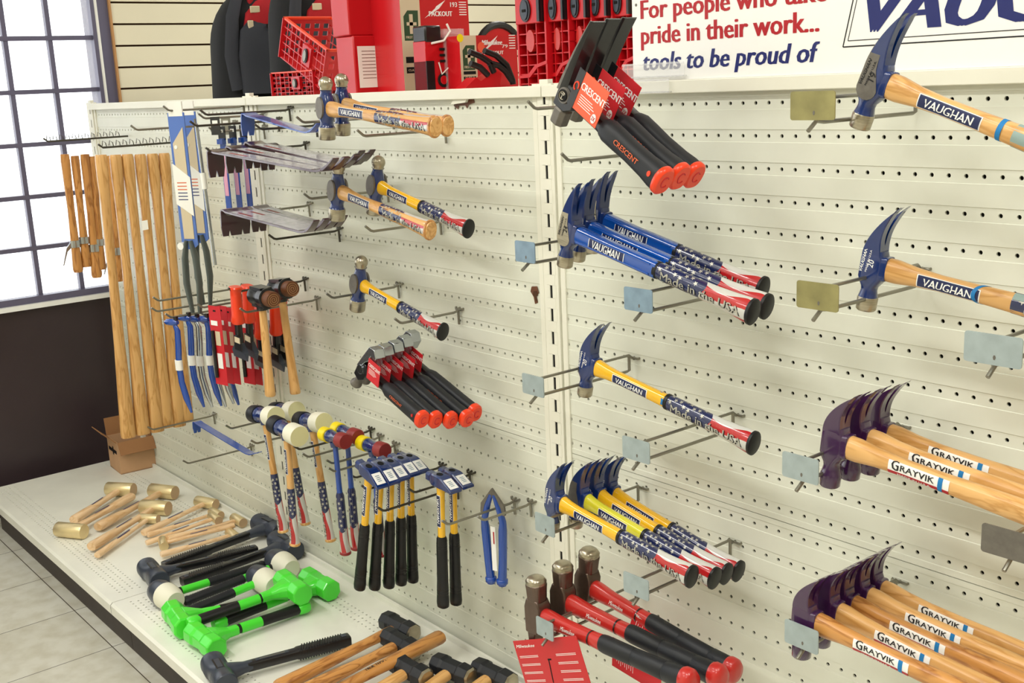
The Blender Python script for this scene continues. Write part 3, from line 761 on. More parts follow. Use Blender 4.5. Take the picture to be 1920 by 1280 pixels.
def crescent_claw():
    t = root('indexing_claw_hammer'); mb = MB()
    mb.axial([(-2.1, .52, .50), (-2.0, .58, .56), (-1.1, .58, .56), (-.95, .5, .48)], M['steeld'], 'Z', p=2.6, n=8, off=(-.1, 0, 0)); mb.build('face', t, smooth=0, bevel=.04)
    mb = MB(); mb.prism([(-.75, -1.0), (.35, -1.0), (.95, -.55), (.95, .45), (.3, .75), (-.45, .75), (-.75, .2)], -.5, .5, M['blackp']); mb.build('head', t, bevel=.08)
    mb = MB(); rings = []
    for i in range(9):
        u = i / 8; z_ = .1 + 4.9 * u; xa = -.72 + .15 * u + .9 * u * u * .5; th = .62 * (1 - u) + .14
        rings.append([(xa, -.62, z_), (xa + th * .3, -.62, z_), (xa + th, -.5, z_), (xa + th, .5, z_), (xa + th * .3, .62, z_), (xa, .62, z_)])
    mb.loft(rings, M['blackp'])
    rings = [[(p[0] - .03, p[1] * 1.02, p[2]) for p in (r[0], r[1], (r[1][0], r[1][1] + .14, r[1][2]), (r[0][0], r[0][1] + .14, r[0][2]))] for r in rings]
    mb.loft(rings, M['steeld']); mb.build('claw', t)
    mb = MB(); mb.axial([(-.62, .42), (-.5, .46)], M['dark'], 'Y', n=24); mb.axial([(-.66, .50), (-.5, .54)], M['steeld'], 'Y', n=24, off=(0, .03, 0))
    mb.axial([(-.7, .38), (-.66, .38)], M['dark'], 'Y', n=24); mb.tube([(.24 * math.cos(a * .35), -.71, .24 * math.sin(a * .35)) for a in range(2, 17)], .035, M['steel'], 5)
    mb.box((0, -.71, -.02), (.06, .03, .42), M['steel']); mb.box((0, -.71, .1), (.32, .03, .06), M['steel']); mb.build('pivot_disc', t)
    pr = [(.9, .40, .44), (4.2, .40, .42), (4.8, .42, .46)]
    mb = MB(); mb.axial(pr, M['blackp'], n=12, p=4)
    mb.box((2.6, -.40, 0.0), (3.0, .1, .34), M['orange']); mb.build('shaft', t, bevel=.02)
    G = [(4.6, .46, .52), (5.2, .56, .66), (6.4, .54, .66), (8, .52, .62), (10, .54, .68), (11, .60, .76), (11.6, .60, .76)]
    mb = MB(); mb.axial(G, M['rubber2'], n=20, p=2.8); f = nside(.58, 0, .1)
    mb.text('CRESCENT', .42, M['otext'], lambda u, v: f(8.1 + u, v - .12), bold=.03, width=2.9)
    mb.axial([(-.64, .17), (-.5, .17)], M['orange'], 'Y', n=16, off=(11.0, 0, .1)); g = mb.build('grip', t)
    mb = MB(); mb.axial([(11.5, .6, .76), (11.6, .66, .84), (11.95, .66, .84), (12.1, .56, .72)], M['orange'], n=24, p=2.4)
    mb.tube([(12.11, .25 * math.cos(a * .35), .32 * math.sin(a * .35)) for a in range(2, 17)], .04, M['cardr'], 5); mb.build('end_cap', t)
    fn = lambda u, v, d: (3.1 + u, -.75 - d, 1.1 + v)
    c = card(t, 'hang_card', 3.0, 2.3, M['cardo'], fn, 5, 'CRESCENT', M['wtext'], .62, .1, .15)
    mb = MB(); mb.box((1.25, -.78, 1.1), (.75, .03, 2.3), M['blackp']); mb.tube([(1.25 + .25 * math.cos(a * .35 - 1), -.81, 1.2 + .25 * math.sin(a * .35 - 1)) for a in range(2, 17)], .05, M['orange'], 5)
    mb.axial([(-.805, .28), (-.79, .28)], M['wtext'], 'Y', n=20, off=(4.1, 0, .35)); mb.text('2X', .36, M['cardr'], lambda u, v: (4.1 + u, -.815, .23 + v), bold=.03)
    mb.build('card_logo', c, smooth=0)
    return t
def crescent_bar():
    t = root('indexing_flat_pry_bar'); mb = MB()
    mb.axial([(-2.5, .5, .5), (-2.42, .55, .55), (-2.25, .55, .55), (-2.0, .34, .36), (-1.2, .3, .34)], M['steeld'], 'Z', n=20)
    mb.prism([(-.5, -1.3), (.35, -1.3), (.9, -.5), (.9, .5), (.3, .9), (-.5, .7), (-.62, 0)], -.42, .42, M['blackp']); mb.build('head', t, bevel=.06)
    mb = MB(); mb.prism([(-.62, -.2), (-.1, .4), (.1, 1.2), (.35, 1.7), (.32, 2.4), (.62, 2.5), (.75, 1.9), (1.05, 1.8), (1.0, 2.9), (.3, 3.3), (-.35, 2.9), (-.5, 1.4)], -.5, .5, M['chrome']); mb.build('jaw', t, bevel=.05)
    mb = MB(); mb.axial([(-.56, .36), (-.42, .4)], M['dark'], 'Y', n=20); mb.axial([(-.53, .46), (-.4, .46)], M['chrome'], 'Y', n=20); mb.build('pivot_disc', t)
    mb = MB(); mb.axial([(.8, .36, .4), (4.4, .36, .4)], M['blackp'], n=12, p=4); mb.box((2.4, -.37, 0), (2.2, .1, .3), M['orange']); mb.build('shaft', t)
    G = [(4.2, .42, .5), (4.8, .54, .64), (6.4, .54, .66), (9.4, .54, .66), (10.6, .56, .7)]
    mb = MB(); mb.axial(G, M['rubber2'], n=20, p=2.8); f = nside(.58, 0, .1)
    mb.text('CRESCENT', .34, M['otext'], lambda u, v: f(7.0 + u, v - .12), bold=.03, width=2.2); mb.axial([(-.62, .14), (-.5, .14)], M['redh'], 'Y', n=14, off=(10.0, 0, .1)); mb.build('grip', t)
    mb = MB(); mb.axial([(10.5, .56, .7), (10.6, .66, .8), (11.0, .66, .8), (11.15, .54, .66)], M['orange'], n=24, p=2.3)
    mb.tube([(11.16, .25 * math.cos(a * .35), .32 * math.sin(a * .35)) for a in range(2, 17)], .04, M['cardr'], 5); mb.build('end_cap', t)
    fn = lambda u, v, d: (2.7 + u, -.62 - d, .9 + v)
    card(t, 'hang_card', 2.3, 2.0, M['cardr'], fn, 4, 'CRESCENT', M['wtext'], .46, .1, .3)
    return t
def sledge_red():
    """red handled demolition hammer with grey forged head"""
    t = root('framing_hammer'); mb = MB()
    mb.axial([(1.0, .6, .58), (1.9, .64, .64), (2.2, .68, .68)], M['forged'], 'Z', p=3.2, n=8); h = None
    mb.prism([(-.75, -1.2), (.35, -1.2), (.7, -.7), (.7, .75), (.45, 1.2), (-.5, 1.2), (-.75, .6)], -.55, .55, M['forged'])
    mb.prism([(-.75, -1.0), (.1, -1.0), (-.25, -2.6), (-.6, -2.6)], -.42, .42, M['forged']); mb.build('head', t, bevel=.1)
    mb = MB(); mb.axial([(2.15, .64, .64), (2.4, .66, .66), (2.62, .5, .5), (2.7, .2, .2)], M['steel'], 'Z', p=2.4, n=20); mb.build('face', t, smooth=60)
    pr = [(.6, .46, .6), (1.4, .48, .62), (3, .42, .5), (6.2, .40, .46), (7.4, .44, .5)]
    mb = MB(); mb.axial(pr, M['redh'], n=20, p=2.4); f = nside(.42, 0, 0)
    mb.text('Milwaukee', .42, M['wtext'], lambda u, v: f(3.9 + u, v - .1), bold=.02, shear=.25, width=1.6); mb.build('handle', t)
    tape_band(t, pr, 6.0, M['blackp'], .14)
    G = [(7.2, .46, .54), (7.6, .5, .58), (10.4, .5, .56), (10.5, .46, .52), (10.6, .5, .56), (13.4, .53, .6), (13.5, .49, .56), (13.6, .54, .62), (15.2, .58, .7)]
    mb = MB(); mb.axial(G, M['rubber2'], n=20); mb.build('grip', t)
    mb = MB(); mb.axial([(15.1, .58, .7), (15.3, .64, .78), (15.8, .64, .78), (16.1, .5, .6), (16.15, .2, .25)], M['redh'], n=24); mb.build('end_cap', t, smooth=60)
    return t

# ---- tools lying on the base shelf
def brass_mallet(L=11.5, R=.85, HL=3.4):
    t = root('brass_mallet'); mb = MB()
    mb.axial([(-HL / 2, R * .95), (-HL / 2 + .08, R), (HL / 2 - .08, R), (HL / 2, R * .95)], M['brass'], 'Z', n=32, matcap=M['brassd']); mb.build('head', t)
    r = R * .62; mb = MB()
    mb.axial([(R * .6, r * .62, r * .7), (R + .5, r * .66, r * .8), (L * .3, r * .55, r * .66), (L * .5, r * .6, r * .75), (L * .75, r * .8, r), (L - .3, r * .9, r * 1.12), (L, r * .78, r)], M['wood3'], n=16, p=2.4)
    fn = nside(r * .7); mb.build('handle', t)
    mb = MB(); mb.text('HANDLE', r * .5, M['btext'], lambda u, v: fn(L * .52 + u, v, .04), bold=.03, width=1.8) if 0 else mb.patch(L * .38, L * .62, -.06, .06, M['btext'], lambda u, v: fn(u, v, .05), 4, 1); mb.build('stamp', t)
    return t
def dead_blow_black():
    t = root('dead_blow_mallet'); mb = MB()
    mb.axial([(-2.5, 1.0), (-2.4, 1.1), (-1.0, 1.1), (-.8, .95, 1.0), (.8, .95, 1.0), (1.0, 1.1), (2.4, 1.1), (2.5, 1.0)], M['slate'], 'Z', p=2.3, n=28)
    mb.axial([(.4, .75, 1.15), (1.3, .62, .9), (2.2, .5, .55), (3.0, .46, .48)], M['slate'], 'X', p=2.6, n=20)
    mb.box((0, -1.03, 0), (.7, .08, 2.0), M['blackp']); mb.build('head', t)
    mb = MB(); mb.box((0, -1.08, 0), (.5, .03, 1.7), M['slate']); mb.text('GROUP', .3, M['wire'], lambda u, v: (v, -1.11, u)) if 0 else None; mb.build('head_panel', t, smooth=0)
    mb = MB(); mb.axial([(2.8, .44, .48), (7.8, .44, .5), (8.0, .50, .58), (13.4, .52, .62), (13.6, .5, .6)], M['blackp'], p=5, n=16)
    for k in range(16):
        x = 8.4 + k * .28
        mb.box((x, 0, 0), (.1, 1.08, 1.28), M['rubber2'], Matrix.Rotation(.5, 3, 'Y'))
    for s in (-1, 1): mb.box((5.4, s * .455, 0), (3.4, .03, .42), M['slate']); mb.box((5.4, s * .475, 0), (2.6, .02, .16), M['wire'])
    mb.box((13.0, -.54, 0), (.5, .05, .5), M['slate']); mb.build('handle', t, smooth=30)
    return t
def green_blow():
    t = root('green_dead_blow_mallet'); g = M['green']; mb = MB()
    mb.axial([(-2.6, .95, 1.0), (-2.45, 1.12, 1.15), (-1.1, 1.12, 1.15), (-.7, 1.0, 1.05), (.7, 1.0, 1.05), (1.1, 1.12, 1.15), (2.45, 1.12, 1.15), (2.6, .95, 1.0)], g, 'Z', p=2.2, n=8, ph=0)
    mb.axial([(.5, .95, 1.5), (1.1, .85, 1.15), (1.8, .66, .75), (2.4, .5, .54), (3.4, .48, .5)], g, 'X', p=3, n=12)
    mb.build('head', t, smooth=0, bevel=.07)
    mb = MB(); mb.axial([(3.3, .46, .48), (4.1, .46, .48)], M['rubber'], n=18); mb.axial([(4.1, .5, .52), (6.6, .5, .52)], g, n=18)
    mb.axial([(6.6, .52, .55), (8, .5, .53), (10.8, .54, .58), (11.2, .54, .58)], M['rubber'], n=18); mb.build('handle', t)
    mb = MB(); mb.axial([(11.1, .5, .54), (11.3, .58, .64), (12.2, .62, .7), (12.5, .5, .56)], g, n=16, p=2.6); mb.build('end_cap', t)
    return t
def rubber_mallet():
    t = root('rubber_mallet'); mb = MB()
    mb.axial([(-2.3, .9), (-2.0, 1.12), (-1.2, 1.3), (-.1, 1.35)], M['slate'], 'Z', n=28); mb.build('dark_face', t, smooth=60)
    mb = MB(); mb.axial([(-.1, 1.36), (.5, 1.36), (1.2, 1.28), (2.0, 1.08), (2.2, .95)], M['white2'], 'Z', n=28); mb.build('white_face', t)
    mb = MB(); mb.axial([(1.0, .42, .46), (1.8, .42, .46)], M['rubber'], n=16); mb.axial([(1.8, .42, .46), (5.2, .42, .46)], M['green'], n=16); mb.build('shaft', t)
    mb = MB(); G = [(5.1, .44, .5)]
    for k in range(22): G += [(5.3 + k * .3, .5, .54), (5.45 + k * .3, .46, .5)]
    G += [(12.1, .54, .6), (12.5, .4, .46)]
    mb.axial(G, M['rubber2'], n=16); mb.build('grip', t); return t
def sledge(L=16, wd=None):
    t = root('sledge_hammer'); mb = MB()
    mb.axial([(-2.3, .75, .75), (-2.15, .95, .95), (-1.1, 1.05, 1.05), (-.85, .9, .92), (.85, .9, .92), (1.1, 1.05, 1.05), (2.15, .95, .95)], M['rubber2'], 'Z', p=2.2, n=8)
    mb.build('head', t, smooth=0, bevel=.06)
    mb = MB(); mb.axial([(2.12, .93, .93), (2.3, .7, .7), (2.34, .3, .3)], M['steel'], 'Z', p=2.2, n=8); mb.build('polished_face', t, smooth=30)
    mb = MB(); mb.axial([(-.98, .4, .5), (.8, .42, .55), (2, .44, .6), (5, .40, .5), (8, .44, .56), (12, .52, .66), (L - .4, .58, .74), (L, .5, .66)], wd or M['wood2'], n=18, p=2.5); mb.build('handle', t)
    return t
def pry_bar(m=None, L=18, face=True):
    """wide flat bar: left end folded down with a nail notch, right end swept up and split"""
    m = m or M['maroon']; t = root('flat_pry_bar'); mb = MB(); mb.T = None
    th = .2; w_ = 1.75
    path = [(0, -.35), (-.02, -.1), (.1, .08), (.3, .15), (.6, .12), (1.0, .0)]
    path += [(1.0 + k * (L - 4.0) / 6, 0.0) for k in range(1, 7)]
    p0 = path[-1][0]; path += [(p0 + .6, .05), (p0 + 1.2, .22)]
    mb.ribbon(path, w_, th, m)
    p1 = path[-1]
    for s in (-1, 1):
        for a, b in ((0.0, 2.2),):
            y0, y1 = (.12 * s, .87 * s)
            rings = []
            for k in range(5):
                u = k / 4; x = p1[0] + 1.5 * u; z_ = p1[1] + .8 * u + .35 * u * u; hh = th / 2 * (1 - .6 * u); ya = s * (.04 + .2 * u)
                r = [(x + hh, ya, z_ - hh), (x + hh, y1, z_ - hh), (x - hh, y1, z_ + hh), (x - hh, ya, z_ + hh)]
                rings.append(r if s > 0 else list(reversed(r)))
            mb.loft(rings, m)
    mb.build('bar', t, bevel=.02)
    if m is not M['pry']:
        mb = MB(); mb.box(((1.6 + p0) / 2, 0, .115), (p0 - 1.9, 1.45, .02), M['paper']); mb.box((4.2, -.3, .13), (2.6, .3, .01), M['redrub']); mb.build('sticker', t, smooth=0)
    mb = MB(); pts = [(-.88, -.3), (.88, -.3), (.9, -1.6), (.75, -2.6), (.16, -2.6), (0, -1.9), (-.16, -2.6), (-.75, -2.6), (-.9, -1.6)]
    vs = [(-.1, a, b) for a, b in pts] + [(.08, a, b) for a, b in pts]; n = len(pts)
    mb.add(vs, [tuple(reversed(range(n))), tuple(range(n, 2 * n))] + [(i, (i + 1) % n, (i + 1) % n + n, i + n) for i in range(n)], m)
    mb.build('bent_end', t, smooth=0); return t

# ================================================================== HOOKS
def peg_hook(x, z, L, lab, dark=False, r=.11, rise=.5, group='single wire peg hooks'):
    m = M['wiredk'] if dark else M['wire']; mb = MB()
    mb.tube([(0, .15, .35), (0, -.12, .30), (0, -.35, .08), (0, -.7, 0), (0, -L, 0), (0, -L - .25, .08), (0, -L - .75, rise)], r, m, 8)
    mb.tube([(-.5, .2, .32), (-.5, -.1, .30), (-.3, -.22, .2), (.3, -.22, .2), (.5, -.1, .30), (.5, .2, .32)], r * .9, m, 8)
    mb.tube([(0, -.24, .15), (0, -.2, -1.1)], r, m, 8)
    o = mb.build('peg_hook'); tag(o, lab, 'hook', group); at(o, (x, 0, z)); return o
def hook_px(tx, ty, L, lab, dark=False, r=.11, rise=.5):
    q = oy(tx, ty, -L - .75); return peg_hook(q.x, q.z - rise, L, lab, dark, r, rise)
def scan_hook(x, z, lab, L=9.6, pm='plate', pw=2.1, ph=1.45, dx=0.0):
    t = root('display_hook', lab, 'hook', 'wire hooks with price tag plates'); m = M['wire']; mb = MB()
    mb.tube([(0, .1, .3), (0, -.2, .3), (0, -.5, .55), (0, -L, .55)], .10, m, 8)
    mb.tube([(0, -.5, .55), (0, -.5, -.55), (0, -.8, -.62), (0, -L + .9, -.62), (0, -L + .3, -.55), (0, -L - .35, -1.0)], .11, m, 8)
    mb.tube([(-.55, .2, .32), (-.5, -.12, .3), (.5, -.12, .3), (.55, .2, .32)], .09, m, 8); mb.build('wire', t)
    mb = MB(); n = 5; pts = []
    for cx, cz, a0 in ((1, 1, 0), (-1, 1, 1), (-1, -1, 2), (1, -1, 3)):
        for k in range(n): a = (a0 + k / (n - 1)) * PI / 2; pts.append((cx * (pw / 2 - .14) + .14 * math.cos(a), cz * (ph / 2 - .14) + .14 * math.sin(a)))
    mb.prism([(a, b) for a, b in pts], -L - .05, -L + .02, M[pm]); o = mb.build('tag_plate', t, smooth=0); o.location = (dx * I, 0, .2 * I)
    mb = MB(); mb.prism([(.07 * math.cos(k), .12 * math.sin(k)) for k in range(6)], -L - .06, -L - .04, M['steeld']); o = mb.build('rivet', t, smooth=0); o.location = ((dx + .1) * I, 0, -.15 * I)
    at(t, (x, 0, z)); return t

HEADS = ('head', 'claw', 'socket', 'face', 'peen', 'milled_side', 'pivot_disc', 'jaw', 'white_face', 'black_face', 'yellow_face', 'red_face', 'coiled_face', 'dark_face', 'polished_face')
def girth(o, s, k, kh=None):
    """keep heads and handle girth at their own size k while the length follows the photo"""
    kh = kh or k
    for c in o.children:
        n = c.name.split('.')[0]
        c.scale = (kh / s,) * 3 if n in HEADS else (1, k / s, k / s)
def hang(o, a, b, ya, yb, L, lab, cat, grp=None, zdir=(0, 0, 1), sc=None, k=.95, kh=None):
    A = oy(*a, ya); B = oy(*b, yb); s = place(o, A, B, zdir, L, sc); girth(o, s, k, kh)
    return tag(o, lab, cat, grp)
def hangv(o, a, via, ya, yv, s, lab, cat, grp=None, zdir=(0, 0, 1)):
    """as hang, but the far end lies outside the frame: scale given"""
    A = oy(*a, ya); B = oy(*via, yv); place(o, A, B, zdir, 1, s); tag(o, lab, cat, grp); return o
PR = {}
def inst(key, fn, *a):
    if key in PR: return copy_tree(PR[key])
    PR[key] = fn(*a); return PR[key]

# ================================================================== HAMMERS ON THE RIGHT HAND BAY
G1 = 'blue steel handled claw hammers'
for k, (a, b, y, lab) in enumerate([((1068, 433), (1410, 584), -8, 'blue steel handled 24 ounce claw hammer, front one of three'),
        ((1092, 423), (1436, 574), -6.3, 'blue steel handled claw hammer in the middle of the stack of three'),
        ((1120, 408), (1429, 541), -4.6, 'blue steel handled claw hammer nearest the pegboard, behind two others')]):
    hang(inst('tube', hammer_tube), a, b, y, y + .6, 15.9, lab, 'hammer', G1)
hang(inst('yel', hammer_fibre), (1103, 681), (1412, 830), -5, -4.6, 15.9, 'single blue headed claw hammer with yellow handle, hanging alone', 'hammer')
G2 = 'yellow handled claw hammers on one hook'
for k, (a, b, y, pale, lab) in enumerate([((1039, 936), (1296, 1080), -8, 0, 'front yellow handled claw hammer of four, marked 20, blue tape on handle'),
        ((1085, 930), (1339, 1083), -6.2, 1, 'pale yellow handled claw hammer with bare grey side to its head'),
        ((1111, 921), (1361, 1075), -4.8, 0, 'yellow handled claw hammer third from the front of its hook of four'),
        ((1138, 917), (1384, 1070), -3.3, 0, 'yellow handled claw hammer nearest the pegboard of the group of four')]):
    o = inst('pale', hammer_fibre, True, True) if pale else inst('yel', hammer_fibre)
    hang(o, a, b, y, y + .3, 15.9, lab, 'hammer', G2)
    if k < 2: tape_band(o, FG, 7.0, tilt=.1)
tape_band([o for o in bpy.data.objects if o.get('label', '').startswith('single blue headed')][0], FG, 7.4, tilt=.5)
o = hangv(inst('w20', hammer_wood, 'flag'), (1637, 498), (1830, 549), -5, -4.7, .95, 'wooden handled 20 ounce blue claw hammer with flag grip, at the right', 'hammer')
tape_band(o, WOODH, 6.3, tilt=-.4)
o = hangv(inst('w19', hammer_wood, 'grey', True), (1641, 150), (1870, 240), -6.5, -6.5, .97, '19 ounce hammer with grey milled head and grey taped wooden grip, top right', 'hammer')
tape_band(o, WOODH, 7.2, w=.25)
G3 = 'purple headed claw hammers on the upper hook'
for a, v, y, lab in (((1565, 828), (1765, 902), -7.2, 'front purple headed hammer of the three on the upper right hook'),
        ((1603, 815), (1790, 884), -5.6, 'purple headed hammer in the middle of the upper three, label hidden'),
        ((1640, 806), (1802, 862), -3.6, 'purple headed hammer nearest the board of the upper three')):
    hangv(inst('purple', hammer_purple), a, v, y, y, 1.0, lab, 'hammer', G3)
G4 = 'purple headed claw hammers on the lower hook'
for a, v, y, lab in (((1508, 1156), (1625, 1211), -8.8, 'front purple headed hammer of the lower five, darker wooden handle'),
        ((1548, 1136), (1680, 1203), -7.3, 'second purple headed hammer from the front of the lower five'),
        ((1576, 1123), (1690, 1176), -5.9, 'middle purple headed hammer of the lower row of five'),
        ((1605, 1108), (1740, 1170), -4.5, 'fourth purple headed hammer from the front on the lower hook'),
        ((1630, 1095), (1772, 1158), -3.1, 'purple headed hammer nearest the board in the lower row of five')):
    o = hangv(inst('purple', hammer_purple), a, v, y, y, .96, lab, 'hammer', G4)
    if 'darker' in lab or 'middle' in lab:
        for c in bpy.data.objects:
            if c.parent and c.parent.get('label') == lab and c.name.startswith('handle'): c.material_slots[0].link = 'OBJECT'; c.material_slots[0].material = M['wood2']
G5 = 'indexing claw hammers with orange cards'
for a, b, y, lab in (((1070, 178), (1245, 341), -9.2, 'front black claw hammer with orange card and orange end cap, top centre'),
        ((1099, 170), (1276, 333), -7.4, 'middle black claw hammer of three with overlapping red cards'),
        ((1127, 164), (1304, 331), -5.6, 'black claw hammer with red card closest to the slogan sign')):
    k5 = a[0] > 1080; o5 = hang(inst('cres', crescent_claw), a, b, y, y, 12.0, lab, 'hammer', G5, k=1.05, kh=.98)
    if k5:
        for c in bpy.data.objects[o5.name].children:
            if c.name.startswith('hang_card'): c.material_slots[0].link = 'OBJECT'; c.material_slots[0].material = M['cardr']
G6 = 'red handled demolition hammers'
for a, b, y, lab in (((1009, 1152), (1302, 1281), -8.4, 'front red and black hammer at the bottom with a big red card'),
        ((1056, 1124), (1357, 1273), -6.6, 'red and black hammer in the middle, bright domed striking face'),
        ((1101, 1096), (1383, 1262), -4.6, 'red and black hammer furthest right at the bottom, beside the upright')):
    hang(inst('milw', sledge_red), a, b, y, y + .3, 16.1, lab, 'hammer', G6, k=1.15, kh=1.12)
def red_card(q1, q2, q3, q4, y, lab, rich=True, yy=None):
    """card hung below a hammer, corners by their place on plane y"""
    P = [oy(*q, y) for q in (q1, q2, q3, q4)]; c = sum(P, Vector()) / 4
    U = (P[2] - P[3]); w = U.length; U.normalize(); V = (P[0] - P[3]); V = V - U * V.dot(U); h = V.length; V.normalize(); Nn = U.cross(V)
    t = root('product_card', lab, 'card', 'red cards on the red handled hammers')
    fn = lambda u, v, d: (u, v, d)
    card(t, 'card', w, h, M['cardr'] if not rich else M['red'], fn, 0)
    mb = MB()
    mb.text('Milwaukee', .34, M['wtext'], lambda u, v: (u - w * .32, v + h * .40, .03), bold=.03, shear=.3, width=w * .3)
    if rich:
        for k in range(5):
            for s in (-1, 1):
                x0 = -w * .46 if s < 0 else w * .12; yy_ = h * (.28 - .11 * k)
                for j in range(2): mb.add([(x0, yy_ - j * .1, .03), (x0 + w * .3, yy_ - j * .1, .03), (x0 + w * .3, yy_ - j * .1 + .04, .03), (x0, yy_ - j * .1 + .04, .03)], [(0, 1, 2, 3)], M['wtext'])
        mb.prism([], 0, 0, M['dark']) if 0 else None
        mb.box((-.03 * w, h * .06, .03), (.11, h * .3, .01), M['dark'], Matrix.Rotation(-.15, 3, 'Z')); mb.box((0, h * .22, .03), (.42, .12, .01), M['dark'])
        for k in range(3): mb.axial([(.025, .10), (.035, .10)], M['wtext'], 'Z', n=14, off=(-w * .4 + k * .25, -h * .25, 0))
        mb.box((w * .22, -h * .22, .03), (w * .26, h * .08, .01), M['wtext'])
        for k in range(5):
            for s in (-1, 1): mb.box((s * w * .24, -h * .33 - k * .12, .03), (w * .4, .04, .005), M['wtext'])
    else:
        for k in range(9): mb.box((-w * .4 + k * .2, -.1 * (k % 3), .03), (.04, h * .5, .005), M['wtext'])
    mb.build('print', t, smooth=0)
    t.matrix_world = Matrix.Translation(W(c)) @ Matrix((U, V, Nn)).transposed().to_4x4()
    return t
red_card((1010, 1190), (1106, 1212), (1085, 1330), (968, 1330), -9.2, 'red printed product card hanging below the front red handled hammer')
red_card((1146, 1195), (1262, 1250), (1230, 1300), (1140, 1245), -5.6, 'dark red card under the middle red handled hammer', False)
red_card((1195, 1150), (1285, 1235), (1262, 1262), (1172, 1180), -4.9, 'folded red card behind the middle and right red handled hammers', False)

# ================================================================== SECOND BAY, LEFT OF THE MIDDLE UPRIGHT
G7 = 'wooden handled ball peen hammers on the top hooks'
hang(inst('bpw', ball_peen, 'wood'), (612, 203), (817, 238), -8.6, -8.6, 15.8, 'front ball peen hammer with wooden handle, on the top hooks', 'hammer', G7, kh=1.08)
hang(inst('bpw', ball_peen, 'wood'), (641, 196), (840, 236), -6.6, -6.6, 15.8, 'back ball peen hammer with wooden handle, half behind its twin on top', 'hammer', G7, kh=1.08)
o = hang(inst('bpw', ball_peen, 'wood'), (633, 357), (808, 432), -7.4, -7.0, 15.8, 'wooden handled ball peen hammer on the second row of hooks, blue tape', 'hammer', kh=1.1)
tape_band(o, WOODH, 7.2, w=.25)
hang(inst('bpy', ball_peen, 'yellow'), (706, 347), (879, 429), -4.2, -3.4, 16.0, 'yellow handled ball peen hammer behind the wooden one, second row', 'hammer', kh=1.1)
o = hang(inst('bpy', ball_peen, 'yellow'), (674, 531), (831, 622), -5.2, -4.4, 16.0, 'yellow handled ball peen hammer hanging alone with blue tape', 'hammer', kh=1.1)
tape_band(o, FG, 6.2, w=.5)
G8 = 'indexing pry bars with red cards'
for k, (a, b, y, lab) in enumerate((((684, 690), (793, 787), -8.2, 'front indexing pry bar of five with red caps, trumpet shaped striking end'),
        ((701, 684), (818, 788), -7.0, 'second indexing pry bar from the front of the red capped five'),
        ((720, 677), (847, 789), -5.8, 'middle indexing pry bar of the five with red end caps'),
        ((738, 668), (877, 786), -4.6, 'fourth indexing pry bar of the five, second from the board'),
        ((752, 659), (892, 775), -3.4, 'indexing pry bar closest to the pegboard of the red capped five'))):
    hang(inst('cbar', crescent_bar), a, b, y, y, 11.0, lab, 'pry bar', G8, zdir=(1.2, 0, 1))
    for c in bpy.data.objects:
        if c.parent and c.parent.get('label') == lab and c.name.split('.')[0] in ('head', 'jaw', 'pivot_disc'): c.rotation_euler = (0, .45, 0)
G9 = 'riveting hammers with white stickers'
labs = ['frontmost riveting hammer of the row of five, leaning slightly', 'second riveting hammer from the front in the row of five', 'middle riveting hammer of the row of five', 'fourth riveting hammer of the row of five', 'riveting hammer nearest the board in the row of five']
for k, (a, b, y) in enumerate((((692, 885), (674, 1104), -9.0), ((714, 880), (702, 1104), -7.7), ((733, 875), (729, 1101), -6.4), ((752, 869), (752, 1096), -5.1), ((769, 865), (774, 1091), -3.8))):
    hang(inst('tin', tinner), a, b, y, y, 12.1, labs[k], 'hammer', G9, zdir=(1, 0, 0))
for k, (a, b, y) in enumerate((((826, 901), (831, 1138), -5.2), ((849, 893), (855, 1133), -3.6))):
    hang(inst('tin', tinner), a, b, y, y, 12.1, ['front riveting hammer of the pair beside the blue handled tongs', 'rear riveting hammer of the pair beside the blue handled tongs'][k], 'hammer', 'pair of riveting hammers', zdir=(1, 0, 0))
G10 = 'white faced soft mallets'
for k, (a, b, y) in enumerate((((537, 806), (553, 1020), -8.6), ((496, 778), (531, 996), -7.4), ((535, 770), (573, 982), -4.6), ((584, 790), (620, 1013), -5.2))):
    hang(inst('msoft', soft_face, 'white'), a, b, y, y, 12.4, ['white and black faced mallet in front, wooden handle with flag wrap', 'white faced mallet furthest left with wooden handle', 'white faced mallet at the back, mostly behind the others', 'white faced mallet just left of the yellow and red ones'][k], 'mallet', G10, zdir=(1, 0, 0), kh=1.25)
for k, (a, b, y) in enumerate((((627, 820), (648, 1037), -6.8), ((650, 811), (668, 1028), -5.2), ((699, 837), (716, 1040), -5.0))):
    hang(inst('mred', soft_face, 'red'), a, b, y, y, 11.3, ['yellow and red faced mallet with blue handle, front left one of three', 'yellow and red faced mallet partly behind the front left one', 'yellow and red faced mallet just above the riveting hammers'][k], 'mallet', 'yellow and red faced mallets', zdir=(1, 0, 0), kh=1.25)
for k, (a, b, y) in enumerate((((490, 556), (507, 741), -7.6), ((526, 541), (554, 737), -5.0))):
    hang(inst('rawh', rawhide), a, b, y, y, 11.5, ['rawhide mallet with coiled face, the lower left one of two', 'rawhide mallet with coiled face, the upper right one of two'][k], 'mallet', 'rawhide mallets', zdir=(1, 0, -.1), kh=1.15)

